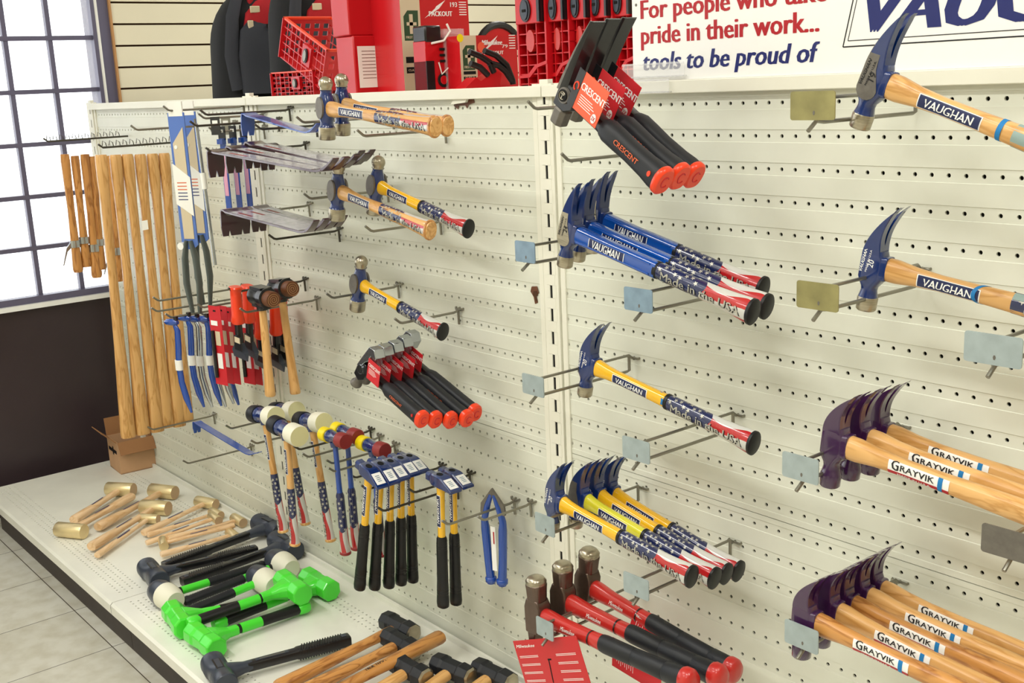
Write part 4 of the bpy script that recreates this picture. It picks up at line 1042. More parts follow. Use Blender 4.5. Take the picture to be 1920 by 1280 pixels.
# blue handled folding tongs
t = root('sheet_metal_tongs', 'blue handled sheet metal tongs with triangular steel jaws, hanging alone', 'tongs')
for s in (-1, 1):
    mb = MB(); pts = [(0, 1.6), (s * 1.25, 0), (s * 1.35, -.9), (s * .8, -1.0), (s * .75, -.2), (0, .75)]
    mb.prism(pts, -.14, .14, M['steeld']); mb.build('jaw', t, bevel=.02, smooth=0)
    mb = MB(); mb.tube([(s * .15, 0, .95), (s * .6, 0, -.2), (s * 1.0, 0, -1.6), (s * .95, 0, -2.4), (s * .8, 0, -5.5), (s * .62, 0, -7.6), (s * .62, 0, -8.0)], [.2, .3, .34, .42, .40, .44, .40], M['pry'], 14)
    mb.axial([(-7.9, .42), (-7.8, .55), (-7.4, .55), (-7.3, .42)], M['pry'], 'Z', n=16, off=(s * .62, 0, 0)); mb.build('handle', t, smooth=60)
mb = MB(); mb.box((.05, -.3, -4.3), (.5, .02, 4.4), M['wtext']); mb.box((.12, -.33, -3.2), (.12, .02, 1.2), M['rtext']); mb.build('label', t, smooth=0)
q = oy(924, 945, -2.6); at(t, q, rz=.35, sc=.9)

# ---- pry bars
G11 = 'maroon flat pry bars on the upper hooks'
for k, (a, b, y) in enumerate((((403, 283), (618, 322), -9.5), ((437, 276), (638, 318), -7.4), ((472, 268), (660, 312), -5.2), ((500, 272), (672, 306), -3.2))):
    hang(inst('pbm', pry_bar), a, b, y, y, 16.2, ['front maroon flat pry bar of the upper stack', 'second maroon pry bar from the front of the upper stack', 'third maroon pry bar of the upper stack', 'maroon pry bar nearest the board in the upper stack'][k], 'pry bar', G11)
for k, (a, b, y) in enumerate((((428, 394), (588, 436), -9), ((452, 392), (606, 432), -7), ((484, 388), (624, 428), -4.6))):
    hang(inst('pbm', pry_bar), a, b, y, y, 16.2, ['front dark maroon pry bar of the lower stack, plastic wrapped', 'middle dark maroon pry bar of the lower stack', 'dark maroon pry bar nearest the board in the lower stack'][k], 'pry bar', 'maroon flat pry bars on the lower hooks')
hang(inst('pbb', pry_bar, M['pry'], 15), (464, 214), (590, 250), -5, -5, 13.2, 'blue flat pry bar with notched end under the top rail', 'pry bar', k=.8)
hang(copy_tree(PR['pbb']), (368, 790), (472, 852), -7.5, -7.5, 13.2, 'blue flat pry bar low down above the cardboard box', 'pry bar', k=.5)
# straight blue bars hanging behind the maroon ones
def hang_bar():
    t = root('nail_bar'); mb = MB(); mb.box((0, 0, -4), (.75, .12, 8), M['pry']); mb.box((0, -.15, -.3), (.8, .5, .5), M['pry']); mb.build('bar', t, bevel=.03)
    mb = MB(); mb.box((0, -.08, -3.4), (.5, .04, 4.4), M['pink']); mb.build('sticker', t, smooth=0)
    mb = MB(); mb.box((0, 0, .5), (1.0, .05, 1.3), M['blackp']); mb.box((0, -.04, .7), (.5, .05, .3), M['white']); mb.build('hanger', t, smooth=0); return t
for k, (a, y) in enumerate((((418, 262), -5), ((438, 258), -3.8), ((455, 256), -2.6))):
    o = inst('nbar', hang_bar); q = oy(*a, y); at(o, (-65.5, y, -2.4), rz=.3, sc=1.05); tag(o, ['blue nail bar hanging in front of two others behind the pry bars', 'middle blue nail bar behind the maroon pry bars', 'blue nail bar nearest the board behind the pry bars'][k], 'pry bar', 'blue nail bars')

peg_hook(-65.5, -1.7, 5.6, 'hook that carries the three blue nail bars behind the maroon bars')

# ---- curved bars and cards in the third bay
def curved_bar(m):
    t = root('nail_puller'); mb = MB()
    path = [(0, 0, 0), (.35, 0, -.7), (.25, 0, -2.2), (.05, 0, -4), (.15, 0, -5.8), (.55, 0, -7.4), (1.0, 0, -8.8)]
    mb.tube(path, [.22, .34, .36, .36, .36, .38, .14], m, 12, flat=.6); mb.build('bar', t, smooth=60)
    mb = MB(); mb.axial([(-.9, .16), (-.6, .32), (.3, .36), (.7, .2)], M['pry'], 'X', n=12, off=(-.2, 0, .1)); mb.box((.3, 0, .35), (.35, .3, .7), M['blackp']); mb.build('claw', t)
    mb = MB(); mb.axial([(-4.6, .42, .3, .06), (-3.6, .42, .3, .06)], M['white'], 'Z', n=12); mb.build('sticker', t); return t
cm = {'b': M['pry'], 's': M['chrome']}
for k, (a, y, c) in enumerate((((326, 606), -11, 'b'), ((350, 598), -9.2, 'b'), ((366, 600), -8, 's'), ((384, 600), -6.4, 'b'), ((393, 604), -5.4, 's'), ((408, 600), -4, 's'), ((418, 604), -3, 'b'))):
    o = inst('cb' + c, curved_bar, cm[c]); at(o, oy(*a, y), rz=.4, sc=1.1)
    tag(o, ['leftmost curved blue nail puller, in front of the others', 'second curved blue nail puller from the left', 'first curved bright steel nail puller from the left', 'curved blue nail puller between two bright steel ones', 'second curved bright steel nail puller', 'third curved bright steel nail puller, by the red cards', 'curved blue nail puller nearest the red cards'][k], 'pry bar', 'curved nail pullers')
def red_pack():
    t = root('carded_chisel'); fn = lambda u, v, d: (u, -d, v)
    c = card(t, 'card', 2.0, 8.4, M['cardr'], fn, 0); mb = MB()
    mb.box((-.2, -.05, 2.4), (1.1, .02, .5), M['wtext']); mb.box((.2, -.05, .8), (.8, .02, 1.5), M['beige']); mb.box((.2, -.05, -1.6), (.8, .02, 1.6), M['wtext']); mb.box((-.5, -.05, -2.4), (.35, .02, .35), M['green'])
    mb.box((0, -.05, 3.7), (.4, .03, .16), M['dark']); mb.build('print', c, smooth=0)
    mb = MB(); mb.tube([(-.45, -.2, 1.6), (-.45, -.2, -3.4)], .2, M['blackp'], 8); mb.build('chisel', t); return t
for k, (a, y) in enumerate((((409, 648), -8.5), ((421, 646), -7.2), ((434, 648), -5.8), ((462, 650), -3.4), ((476, 652), -2))):
    o = inst('rp', red_pack); at(o, oy(*a, y), rz=.2, sc=1.0)
    tag(o, ['chisel on a red and white card, front one of the carded row', 'second carded chisel in its red and white row', 'third carded chisel in the red and white row', 'carded chisel whose red card shows under the orange grips', 'carded chisel nearest the board, behind the rawhide mallets'][k], 'chisel', 'chisels on red cards')
def brick_chisel():
    t = root('brick_chisel'); mb = MB()
    mb.axial([(0, .42, .6), (.2, .5, .7), (.6, .38, .5), (1.2, .4, .5), (3.6, .42, .52), (4.4, .5, .6), (4.7, .42, .5)], M['orange'], 'X', n=16, p=2.6); mb.build('grip', t)
    mb = MB(); mb.axial([(4.6, .26, .3), (7.4, .26, .3)], M['blackp'], 'X', n=10, p=4)
    mb.loft([[(7.2, -.25, -.3), (7.2, .25, -.3), (7.2, .25, .3), (7.2, -.25, .3)], [(8.2, -.2, -1.1), (8.2, .2, -1.1), (8.2, .2, 1.1), (8.2, -.2, 1.1)], [(9.2, -.03, -1.2), (9.2, .03, -1.2), (9.2, .03, 1.2), (9.2, -.03, 1.2)]], M['slate']); mb.build('blade', t, smooth=0)
    mb = MB(); mb.box((7.0, -.35, .4), (1.8, .05, 1.2), M['blackp']); mb.box((6.6, -.39, .4), (.7, .04, .9), M['beige']); mb.build('tag', t, smooth=0); return t
for k, (a, b, y) in enumerate((((441, 537), (452, 672), -8), ((464, 535), (470, 668), -6.2), ((487, 575), (492, 690), -4.6), ((515, 560), (520, 690), -3), ((528, 556), (534, 686), -2))):
    hang(inst('bch', brick_chisel), a, b, y, y, 9.2, ['brick chisel with orange hand guard, front left of the row', 'second orange gripped brick chisel from the left', 'orange gripped brick chisel just left of the front rawhide mallet', 'orange gripped brick chisel between the two rawhide mallets', 'orange gripped brick chisel nearest the board'][k], 'chisel', 'orange gripped brick chisels', zdir=(1, 0, 0), k=1.25)

# ---- long handles and picks by the window
def long_handle():
    t = root('long_wooden_pole'); mb = MB()
    mb.axial([(0, .62, .8), (.3, .72, .92), (2.5, .72, .92), (6, .62, .74), (14, .56, .68), (24, .66, .84), (32, .86, 1.1), (35.6, .92, 1.2), (36, .82, 1.1)], M['wood'], 'X', n=18, p=2.5); mb.build('handle', t)
    mb = MB(); mb.box((7.2, -.72, 0), (4.4, .06, .5), M['beige']); mb.build('paper_label', t, smooth=0); return t
XF = -87.0
fl = [((189, 290), (241, 819)), ((216, 290), (268, 813)), ((238, 289), (295, 808)), ((262, 289), (314, 800)), ((285, 288), (336, 798)), ((307, 287), (350, 790))]
for k, (a, b) in enumerate(fl):
    o = inst('lh', long_handle); place(o, ox(*a, XF), ox(*b, XF), (0, -1, 0), 36)
    for c in o.children: c.scale = (1, .8, .8)
    tag(o, ['long wooden sledge handle, leftmost of the front row over the box', 'second long wooden handle from the left in the front row', 'third long wooden handle from the left in the front row', 'fourth long wooden handle from the left in the front row', 'fifth long wooden handle, next to the one by the board', 'rightmost long wooden handle, next to the blue packed tools'][k], 'tool handle', 'long wooden tool handles')
def pick():
    t = root('pick_hammer'); mb = MB(); mb.axial([(0, .5, .6), (1, .55, .65), (8, .42, .5), (13, .5, .62), (16.4, .6, .74), (16.8, .5, .6)], M['wood2'], 'X', n=14); mb.build('handle', t)
    mb = MB(); mb.axial([(12.2, .62, .74), (13.2, .62, .74)], M['chrome'], 'X', n=14)
    mb.loft([[(12.3, -.2, .5), (13.1, -.2, .5), (13.1, .2, .5), (12.3, .2, .5)], [(13.2, -.15, 1.3), (13.7, -.15, 1.2), (13.7, .15, 1.2), (13.2, .15, 1.3)], [(15.6, -.03, 2.0), (15.7, -.03, 1.9), (15.7, .03, 1.9), (15.6, .03, 2.0)]], M['chrome']); mb.build('pick_head', t); return t
for k, (a, b) in enumerate((((121, 289), (147, 510)), ((140, 292), (163, 500)), ((159, 289), (182, 520)), ((173, 293), (190, 505)), ((202, 292), (224, 527)))):
    o = inst('pick', pick); place(o, ox(*a, -104), ox(*b, -104), (0, -1, 0), 16.8)
    tag(o, ['short handled pick hammer furthest left, in front of the window', 'second pick hammer from the left by the window', 'third pick hammer from the left by the window', 'fourth pick hammer from the left, half hidden', 'pick hammer partly behind the long wooden handles'][k], 'hammer', 'pick hammers by the window')
# racks that carry them
def rack(x, y0, y1, z, lab):
    mb = MB(); m = M['wiredk']
    mb.tube([(0, -.1, 0), (0, y1, 0), (0, y1 - .5, .4)], .12, m, 8)
    y = y0
    while y > y1:
        mb.tube([(0, y, 0), (.1, y - .1, .5), (-.1, y - .35, .75), (0, y - .5, .2)], .05, m, 6); y -= .8
    o = mb.build('hanging_rack'); tag(o, lab, 'rack', 'racks of small hooks'); at(o, (x, 0, z))
q = ox(210, 282, XF); rack(XF, -1.2, q.y - 1.0, q.z + .4, 'wire rack with small hooks above the long wooden handles')
q = ox(100, 272, -104); rack(-104, -1.2, q.y - .6, q.z + .5, 'wire rack with small hooks holding the pick hammers')

# blue packed trowels, shears and the chrome rod near the window end
def packed():
    t = root('packed_shears'); mb = MB(); mb.prism([(-.95, 0), (.95, 0), (.95, 1.6), (-.95, 1.6)], -.1, .1, M['white']); mb.build('hanger_tab', t, smooth=0)
    mb = MB(); mb.prism([(-1.1, .4), (1.1, .4), (1.15, -14.5), (.5, -15), (-.5, -15), (-1.05, -14.5)], -.08, .08, M['bluegrey']); mb.build('card', t, smooth=0)
    mb = MB(); mb.prism([(-.75, -3), (.8, -1.2), (.8, -13.8), (-.6, -13.8)], -.14, -.09, M['beige']); mb.axial([(-.2, .22), (-.12, .22)], M['white'], 'Y', n=16, off=(-.35, 0, -3.4)); mb.build('window_print', t, smooth=0)
    mb = MB(); mb.prism([(-1.1, -5.2), (1.15, -6.8), (1.15, -11.2), (-1.1, -9.8)], -.2, -.14, M['white'])
    for k in range(6): mb.box((-.05, -.21, -7.4 - k * .38), (1.3, .01, .1), M['otext'] if k < 3 else M['btext'])
    mb.build('label', t, smooth=0)
    mb = MB()
    for s in (-1, 1): mb.tube([(s * .3, -.2, -14), (s * .75, -.2, -16), (s * .9, -.2, -19), (s * .5, -.2, -22.5)], [.35, .5, .5, .3], M['grey'], 10, flat=.6)
    mb.axial([(-.6, .42), (-.1, .42)], M['white'], 'Y', n=18, off=(-.9, 0, -14.6)); mb.build('handles', t, smooth=60); return t
for k, (a, y) in enumerate((((330, 218), -8), ((352, 216), -5))):
    o = inst('pk', packed); at(o, oy(*a, y), rz=.5, sc=.92)
    tag(o, ['front pair of grey shears on a blue and white card by the long handles', 'rear pair of grey shears on a blue card, nearer the pegboard'][k], 'shears', 'shears on blue cards')
t = root('aluminium_rod', 'thin bright rod hanging in front of the blue carded shears', 'rod'); mb = MB(); mb.tube([(0, 0, 0), (0, 0, -14)], .18, M['chrome'], 10); mb.axial([(-6.4, .28), (-4.8, .28)], M['white'], 'Z', n=10); mb.build('rod', t)
mb = MB(); mb.tube([(0, -.1, 0), (0, -.1, .5)], .1, M['wire'], 6); mb.build('eyelet', t); at(t, oy(368, 232, -8.8), sc=1.0); t.rotation_euler = (0, -.07, 0)
for k, px in enumerate(((404, 236), (424, 236))):
    t = root('hang_tag', ['black hang tag with slot above the maroon pry bars', 'grey hang tag right of the black one above the pry bars'][k], 'tag', 'small hang tags')
    mb = MB(); mb.prism([(-.6, -.9), (.6, -.9), (.6, .9), (-.6, .9)], -.03, .03, M['blackp' if k == 0 else 'wire']); mb.prism([(-.35, .2), (.35, .2), (.35, .55), (-.35, .55)], -.05, -.03, M['white']); mb.build('tag', t, smooth=0); at(t, oy(*px, -6 + 2 * k), rz=.4)
mb = MB(); mb.prism([(-.35, -.6), (.35, -.5), (.35, .6), (-.35, .5)], -.03, .03, M['white']); o = mb.build('price_tag', smooth=0); tag(o, 'small white price tag tied to the long wooden handles', 'tag'); at(o, ox(272, 422, XF + 1.3), rz=.9)

# ================================================================== BASE SHELF
def lie(o, a, b, za, zb, L, lab, cat, grp=None, sc=None, flip=1, k=1.0, kh=None):
    A = oz(*a, DECK + za); B = oz(*b, DECK + zb); X = (B - A)
    Zd = X.cross(Vector((0, 0, -1))) * flip
    s = place(o, A, B, Zd, L, sc); girth(o, s, k, kh); return tag(o, lab, cat, grp)
BG = 'brass mallets on the base shelf'
for key, args, L, a, b, za, zb, lab in (
    ('bmL', (11.5, .85, 3.6), 11.5, (226, 917), (138, 975), .85, .6, 'large brass mallet furthest back left on the base shelf'),
    ('bmL', (11.5, .85, 3.6), 11.5, (133, 994), (247, 930), .85, .75, 'large brass mallet with a black stamp, front left, handle pointing back'),
    ('bmL', (11.5, .85, 3.6), 11.5, (306, 921), (183, 988), .85, .6, 'large brass mallet nearest the cardboard box'),
    ('bmL', (11.5, .85, 3.6), 11.5, (291, 951), (171, 1025), .85, .7, 'large brass mallet in the middle of the pile'),
    ('bmM', (11, .55, 2.4), 11, (279, 972), (182, 1041), .6, .45, 'small brass mallet with a slim handle in front of the large ones'),
    ('bmM2', (12, .65, 3.0), 12, (387, 942), (269, 999), .7, .55, 'medium brass mallet closest to the pegboard'),
    ('bmS', (12, .5, 2.2), 12, (405, 962), (277, 1003), .55, .5, 'small brass mallet behind its near twin, right side of the pile'),
    ('bmS', (12, .5, 2.2), 12, (403, 971), (274, 1018), 1.3, .5, 'small brass mallet lying over another, right side of the pile'),
    ('bmM', (11, .55, 2.4), 12, (447, 975), (302, 1013), .6, .9, 'brass mallet at the right end of the pile by the black mallets'),
    ('bmS', (12, .5, 2.2), 12, (306, 1018), (440, 984), .6, 1.2, 'small brass mallet whose head points the other way, to the front'),
    ('bmM', (11, .55, 2.4), 11.5, (437, 1003), (295, 1041), .6, .5, 'brass mallet with a price sticker, frontmost right of the pile')):
    lie(inst(key, brass_mallet, *args), a, b, za + .08, zb + .15, L, lab, 'mallet', BG, k=1.15, kh=1.08)
DG = 'black dead blow mallets'
for a, b, za, zb, lab in (((504, 988), (307, 1062), 1.1, .7, 'black dead blow mallet nearest the pegboard and the flag mallets'),
    ((535, 1022), (341, 1091), 1.1, .7, 'black dead blow mallet whose head lies by the white rubber mallets'),
    ((287, 1076), (481, 1030), 1.1, .7, 'black dead blow mallet with its head at the front edge of the shelf'),
    ((411, 1263), (655, 1198), 1.1, .9, 'long black dead blow mallet alone at the bottom of the picture')):
    lie(inst('dbb', dead_blow_black), a, b, za, zb, 13.6, lab, 'mallet', DG)
RG = 'white and dark rubber mallets'
for a, b, za, zb, lab, fl in (((529, 1056), (346, 1128), 1.35, .7, 'white and dark rubber mallet nearest the pegboard', 1),
    ((495, 1087), (352, 1146), 1.35, .8, 'white and dark rubber mallet tucked behind the green mallet head', 1),
    ((311, 1116), (497, 1058), 1.35, .8, 'white and dark rubber mallet at the front edge of the shelf', -1)):
    lie(inst('rubm', rubber_mallet), a, b, za, zb, 12.5, lab, 'mallet', RG, flip=fl)
GG = 'green dead blow mallets'
for a, b, za, zb, lab, fl in (((548, 1100), (352, 1170), 2.4, 1.9, 'bright green mallet lying on top of the pile, head to the right', 1),
    ((598, 1094), (400, 1172), 1.15, .8, 'bright green mallet furthest right, head next to the pegboard', 1),
    ((334, 1160), (480, 1128), 1.15, .7, 'bright green mallet at the left, half under the others', 1),
    ((384, 1200), (578, 1135), 1.2, .8, 'bright green mallet closest to the viewer, octagonal face showing', 1)):
    lie(inst('grn', green_blow), a, b, za, zb, 12.5, lab, 'mallet', GG, flip=fl)
SG = 'black headed sledge hammers'
for a, b, za, zb, L, lab in (((749, 1175), (520, 1288), 1.3, .8, 17, 'sledge hammer with shiny black head and sticker by the pegboard'),
    ((752, 1206), (560, 1300), 1.2, .8, 17, 'sledge hammer whose head is hidden under the upper one, pale sticker'),
    ((560, 1330), (828, 1192), 1.2, 2.2, 17, 'pale wooden hammer handle laid across the pile, butt end up right'),
    ((770, 1256), (640, 1330), 1.3, .8, 13, 'black sledge head left of two others at the bottom edge'),
    ((850, 1256), (740, 1330), 1.3, .8, 12, 'black sledge head in the middle at the bottom edge'),
    ((926, 1266), (820, 1335), 1.3, .8, 12, 'black sledge head furthest right at the bottom edge')):
    o = inst('sl%d' % L, sledge, L, M['wood2'] if L > 13 else M['wood']); lie(o, a, b, za, zb, L, lab, 'hammer', SG)
    if lab.startswith('pale wooden'):
        mb = MB(); f = nside(.5, 0, 0, .6, 2.4); mb.text('TRUE TEMPER', .42, M['ktext'], lambda u, v: f(9.0 + u, v - .1, .03), bold=.05, width=2.8); mb.build('lettering', o, smooth=0)
    if 'pale sticker' in lab:
        mb = MB(); f = nside(.5, 0, 0, .6, 2.4); mb.patch(3.4, 7.0, -.3, .3, M['wtext'], lambda u, v: f(u, v, .03)); mb.patch(8.2, 10.2, -.3, .3, M['rtext'], lambda u, v: f(u, v, .03)); mb.build('sticker', o, smooth=0)

# cardboard box
t = root('cardboard_box', 'open brown cardboard box in the corner under the long handles', 'box'); mb = MB(); a, b, h = 5.0, 5.0, 4.6; th = .12
mb.box((0, 0, th / 2), (a, b, th), M['cardboard'])
for s in (-1, 1): mb.box((s * (a / 2 - th / 2), 0, h / 2), (th, b, h), M['cardboard']); mb.box((0, s * (b / 2 - th / 2), h / 2), (a - 2 * th, th, h), M['cardboard'])
mb.build('carton', t, smooth=0)
for c, s, R in (((-a / 2 - .2, 0, h + 1.2), (th, b, 2.6), Matrix.Rotation(-.15, 3, 'Y')), ((a / 2 + .5, 0, h - .75), (th, b, 1.9), Matrix.Rotation(-.5, 3, 'Y')), ((0, -b / 2 - 1.0, h + .9), (a * .9, th, 2.6), Matrix.Rotation(.8, 3, 'X')), ((0, b / 2 - .1, h + 1.1), (a * .9, th, 2.4), Matrix.Rotation(-.1, 3, 'X'))):
    mb = MB(); mb.box(c, s, M['cardin'], R); mb.build('flap', t, smooth=0)
mb = MB(); mb.text('WERKZEUG', .5, M['ktext'], lambda u, v: (u, -b / 2 - .02, 2.8 + v), bold=.04) if 0 else mb.box((-.2, -b / 2 - .02, 3.0), (3.6, .02, .5), M['ktext']); mb.box((0, -b / 2 - .02, 3.0), (.5, .02, 1.2), M['ktext']); mb.build('print', t, smooth=0)
q = oz(250, 874, DECK); at(t, q, rz=-.06)

peg_hook(-69.4, -20.7, 10.8, 'hook through the tops of the left curved nail pullers'); peg_hook(-73.6, -22.0, 5.2, 'short hook through the curved pullers nearest the red cards')
peg_hook(-65.4, -.3, 6.6, 'small hook holding the black and grey hang tags'); peg_hook(-65.3, -19.4, 9, 'hook through the tops of the red carded chisels'); peg_hook(-69.7, 1.2 - .6, 8.4, 'hook through the white hanger tab of the front carded shears')

# ================================================================== DISPLAY HOOKS WITH TAG PLATES
def scan_px(px, py, lab, pm='plate', pw=2.1, ph=1.4, L=9.6):
    q = oy(px, py, -L); scan_hook(q.x, q.z - .2, lab, L, pm, pw, ph)
for px, py, pm, pw, lab in ((985, 472, 'plateb', 2.0, 'display hook with pale blue plate under the blue steel handled hammer heads'), (1197, 562, 'plateb', 2.3, 'display hook with blue plate under the flag grips of the blue steel hammers'),
    (1000, 722, 'plate', 2.2, 'display hook with grey plate holding the head of the single yellow hammer'), (1193, 843, 'plate', 2.3, 'display hook with grey plate under the grip of the single yellow hammer'),
    (1022, 983, 'plate', 2.0, 'display hook with grey plate at the heads of the four yellow hammers'), (1193, 1098, 'plate', 2.2, 'display hook with grey plate under the grips of the four yellow hammers'),
    (1524, 198, 'platey', 2.6, 'display hook with brassy plate left of the 19 ounce hammer'), (1533, 555, 'platey', 2.5, 'display hook with brassy plate left of the wooden 20 ounce hammer'),
    (1862, 655, 'plate', 2.7, 'display hook with pale plate below the wooden 20 ounce hammer, at the right edge'), (1501, 877, 'plate', 2.3, 'display hook with grey plate at the heads of the three purple hammers'),
    (1892, 1020, 'steeld', 2.6, 'display hook with dark plate at the right edge under the upper purple hammers'), (1503, 1193, 'plate', 2.2, 'display hook with grey plate over the heads of the five purple hammers'),
    (1022, 1178, 'plate', 1.8, 'display hook with plate behind the red card of the front red hammer')):
    scan_px(px, py, lab, pm, pw)
for tx, ty, L, lab, dk in (
    (990, 190, 8, 'thick wire hook under the heads of the orange carded hammers', 0), (1053, 288, 8, 'thick wire hook under the grips of the orange carded hammers', 0),
    (556, 219, 9, 'wire hook carrying the heads of the two top ball peen hammers', 0), (670, 244, 8, 'wire hook under the flag grips of the top ball peen hammers', 0),
    (570, 363, 8, 'wire hook at the head of the second row wooden ball peen hammer', 0), (685, 424, 7, 'wire hook under the yellow and wooden ball peen grips', 0),
    (612, 550, 7, 'wire hook at the head of the lone yellow ball peen hammer', 0), (740, 597, 6, 'wire hook just above the red carded pry bars', 0),
    (478, 233, 6, 'dark hook under the blue flat pry bar by the top rail', 1), (375, 206, 9, 'dark hook reaching left under the top rail, empty', 1), (356, 227, 9, 'dark empty hook below the topmost one at the left', 1), (245, 235, 11, 'long hook above the blue carded shears', 0),
    (386, 277, 10, 'dark hook tip poking out left of the upper maroon bars', 1), (504, 440, 7, 'dark hook under the curved ends of the lower maroon bars', 1), (414, 395, 9, 'hook tip at the bent ends of the lower maroon bars', 0),
    (450, 578, 8, 'wire hook under the front rawhide mallet head', 0), (428, 540, 8, 'dark wire hook through the orange gripped chisels', 1), (287, 557, 10, 'upper long wire hook holding the curved nail pullers', 0), (284, 577, 10, 'lower long wire hook holding the curved nail pullers', 0),
    (277, 800, 8, 'wire hook carrying the low blue flat pry bar', 0), (343, 863, 8, 'empty looking wire hook over the base shelf near the box', 0),
    (423, 797, 8, 'left wire hook holding the white faced mallets', 0), (470, 825, 8, 'second wire hook from the left under the white faced mallets', 0), (551, 836, 8, 'wire hook between the white faced and red faced mallets', 1), (567, 850, 8, 'wire hook just below the one between the mallets', 0),
    (612, 862, 7, 'pale wire hook below the yellow and red mallets', 0), (616, 877, 7, 'wire hook reaching left of the row of riveting hammers', 0), (656, 889, 4, 'short hook at the poll of the front riveting hammer', 1), (678, 910, 8, 'dark hook under the front riveting hammer head', 1),
    (708, 951, 8, 'long dark hook crossing the row of yellow riveting handles', 1), (766, 916, 6, 'dark hook behind the rear of the riveting hammer row', 1), (829, 976, 7, 'pale hook crossing the pair of riveting hammers', 0), (896, 968, 5, 'brassy hook through the blue handled tongs', 0)):
    hook_px(tx, ty, L, lab, bool(dk))

# ================================================================== ON TOP OF THE GONDOLA
TZ = 1.45
# slogan sign
t = root('sign', 'long white sign with a red and blue slogan standing on the top rail', 'sign'); xl, xr, zb, zt = -11.2, 27.3, TZ + .13, 9.2
mb = MB(); mb.box(((xl + xr) / 2, 0, (zb + zt) / 2), (xr - xl, .16, zt - zb), M['wtext']); mb.build('board', t, bevel=.02)
mb = MB(); F = lambda x0, z0: (lambda u, v: (x0 + u, -.09, z0 + v))
mb.text('For people who take', 1.72, M['rtext'], F(-10.35, 5.62), bold=.04, align='L', width=14.6)
mb.text('pride in their work...', 1.72, M['rtext'], F(-10.35, 3.98), bold=.04, align='L', width=14.1)
mb.text('tools to be proud of', 1.66, M['btext'], F(-10.2, 2.28), bold=.04, shear=.2, align='L', width=14.0)
mb.text('VAUGHAN', 3.3, M['btext'], F(7.0, 3.75), bold=.07, shear=.3, align='L', width=19)
for k, th in ((0, .07), (.32, .045)):
    z0, x0, x1 = 3.02 + k, 5.4 + k, 28; mb.box(((x0 + x1) / 2, -.09, z0), (x1 - x0, .01, th), M['ktext'])
    n = Vector((1.35, 0, 5.6)); c = Vector((x0, -.09, z0)) + n / 2; mb.box(c, (th, .01, n.length), M['ktext'], Matrix.Rotation(math.atan2(1.35, 5.6), 3, 'Y'))
mb.axial([(-.1, .1), (-.085, .1)], M['steeld'], 'Y', n=10, off=(-10.8, 0, 6.55)); mb.build('lettering', t, smooth=0); at(t, (0, -.15, 0))
for k, (x0, x1, z0, z1, y, lab) in enumerate(((-11.9, -6.3, 1.75, 2.75, -.55, 'long clear price label holder in front of the blue slogan line'), (-11.6, -7.4, .75, 1.7, -.8, 'shorter clear price label holder on the top rail below the long one'))):
    mb = MB(); mb.box(((x0 + x1) / 2, 0, (z0 + z1) / 2), (x1 - x0, .05, z1 - z0), M['clear'])
    for zz in (z0 + .1, z1 - .1): mb.box(((x0 + x1) / 2, -.04, zz), (x1 - x0, .05, .07), M['clear2'])
    mb.box(((x0 + x1) / 2, .12, z0 + .1), (x1 - x0, .26, .05), M['clear2']); o = mb.build('label_holder', smooth=0); tag(o, lab, 'label holder', 'clear label holders'); at(o, (0, y, 0))

# red tray panels standing on edge
def tray_panel(w):
    t = root('organizer_tray'); H = 9.5; D = 7.0; mb = MB()
    mb.box((w * .5, .9, H / 2), (w, .12, H), M['red'])
    for x in (0.1, w - .1): mb.box((x, D / 2, H / 2), (.2, D, H), M['red'])
    for k in range(1, 3): mb.box((w * k / 3, .45, H / 2), (.09, .9, H), M['red'])
    for z in [.25, 1.0, 1.7, 2.5, 3.3, 4.1, 7.6, 8.4, 9.3]: mb.box((w / 2, .45, z), (w, .8, .09), M['red'])
    mb.prism([(0, .9), (w * .35, 1.0), (w * .6, 1.7), (w, 2.0), (w, 1.75), (w * .68, 1.5), (w * .4, .75), (0, .7)], -.05, .6, M['red'])
    mb.build('body', t, smooth=0)
    mb = MB(); mb.box((w * .46, .0, 5.9), (w * .82, .5, 2.1), M['red']); mb.build('latch_housing', t, bevel=.06)
    mb = MB(); mb.axial([(-.36, .5, .9), (-.2, .56, .95)], M['blackp'], 'Y', n=20, off=(w * .42, 0, 5.9)) if 0 else mb.prism([(w * .42 + .62 * math.cos(a * PI / 8), 5.9 + .9 * math.sin(a * PI / 8)) for a in range(16)], -.38, -.2, M['blackp'])
    mb.prism([(w * .42 + .4 * math.cos(a * PI / 8), 5.9 + .75 * math.sin(a * PI / 8)) for a in range(16)], -.46, -.36, M['slate']); mb.box((w * .42, -.48, 5.85), (.4, .06, .2), M['dark'])
    mb.box((w * .88, -.1, 5.9), (.3, .7, 1.9), M['blackp']); mb.build('latch', t, smooth=0)
    mb = MB(); mb.prism([(w * .45 + .5 * math.cos(a * PI / 8), 3.55 + .85 * math.sin(a * PI / 8)) for a in range(16)], -.02, .5, M['redh']); mb.build('emblem', t, smooth=0)
    return t
PR['tp'] = tray_panel(3.55)
for k, px in enumerate((973, 1029, 1070, 1107, 1147)):
    o = PR['tp'] if k == 0 else copy_tree(PR['tp']); q = oy(px, 150, 3.2 + .5 * k); at(o, (q.x, q.y, TZ))
    if k: o.scale = (.72, 1, 1)
    tag(o, ['leftmost red organizer tray standing on edge, whole latch in view', 'second red organizer tray from the left, partly overlapped', 'middle red organizer tray of the row on edge', 'fourth red organizer tray, behind the black hammer claws', 'rightmost red organizer tray, next to the slogan sign'][k], 'organizer', 'red organizer trays on edge')

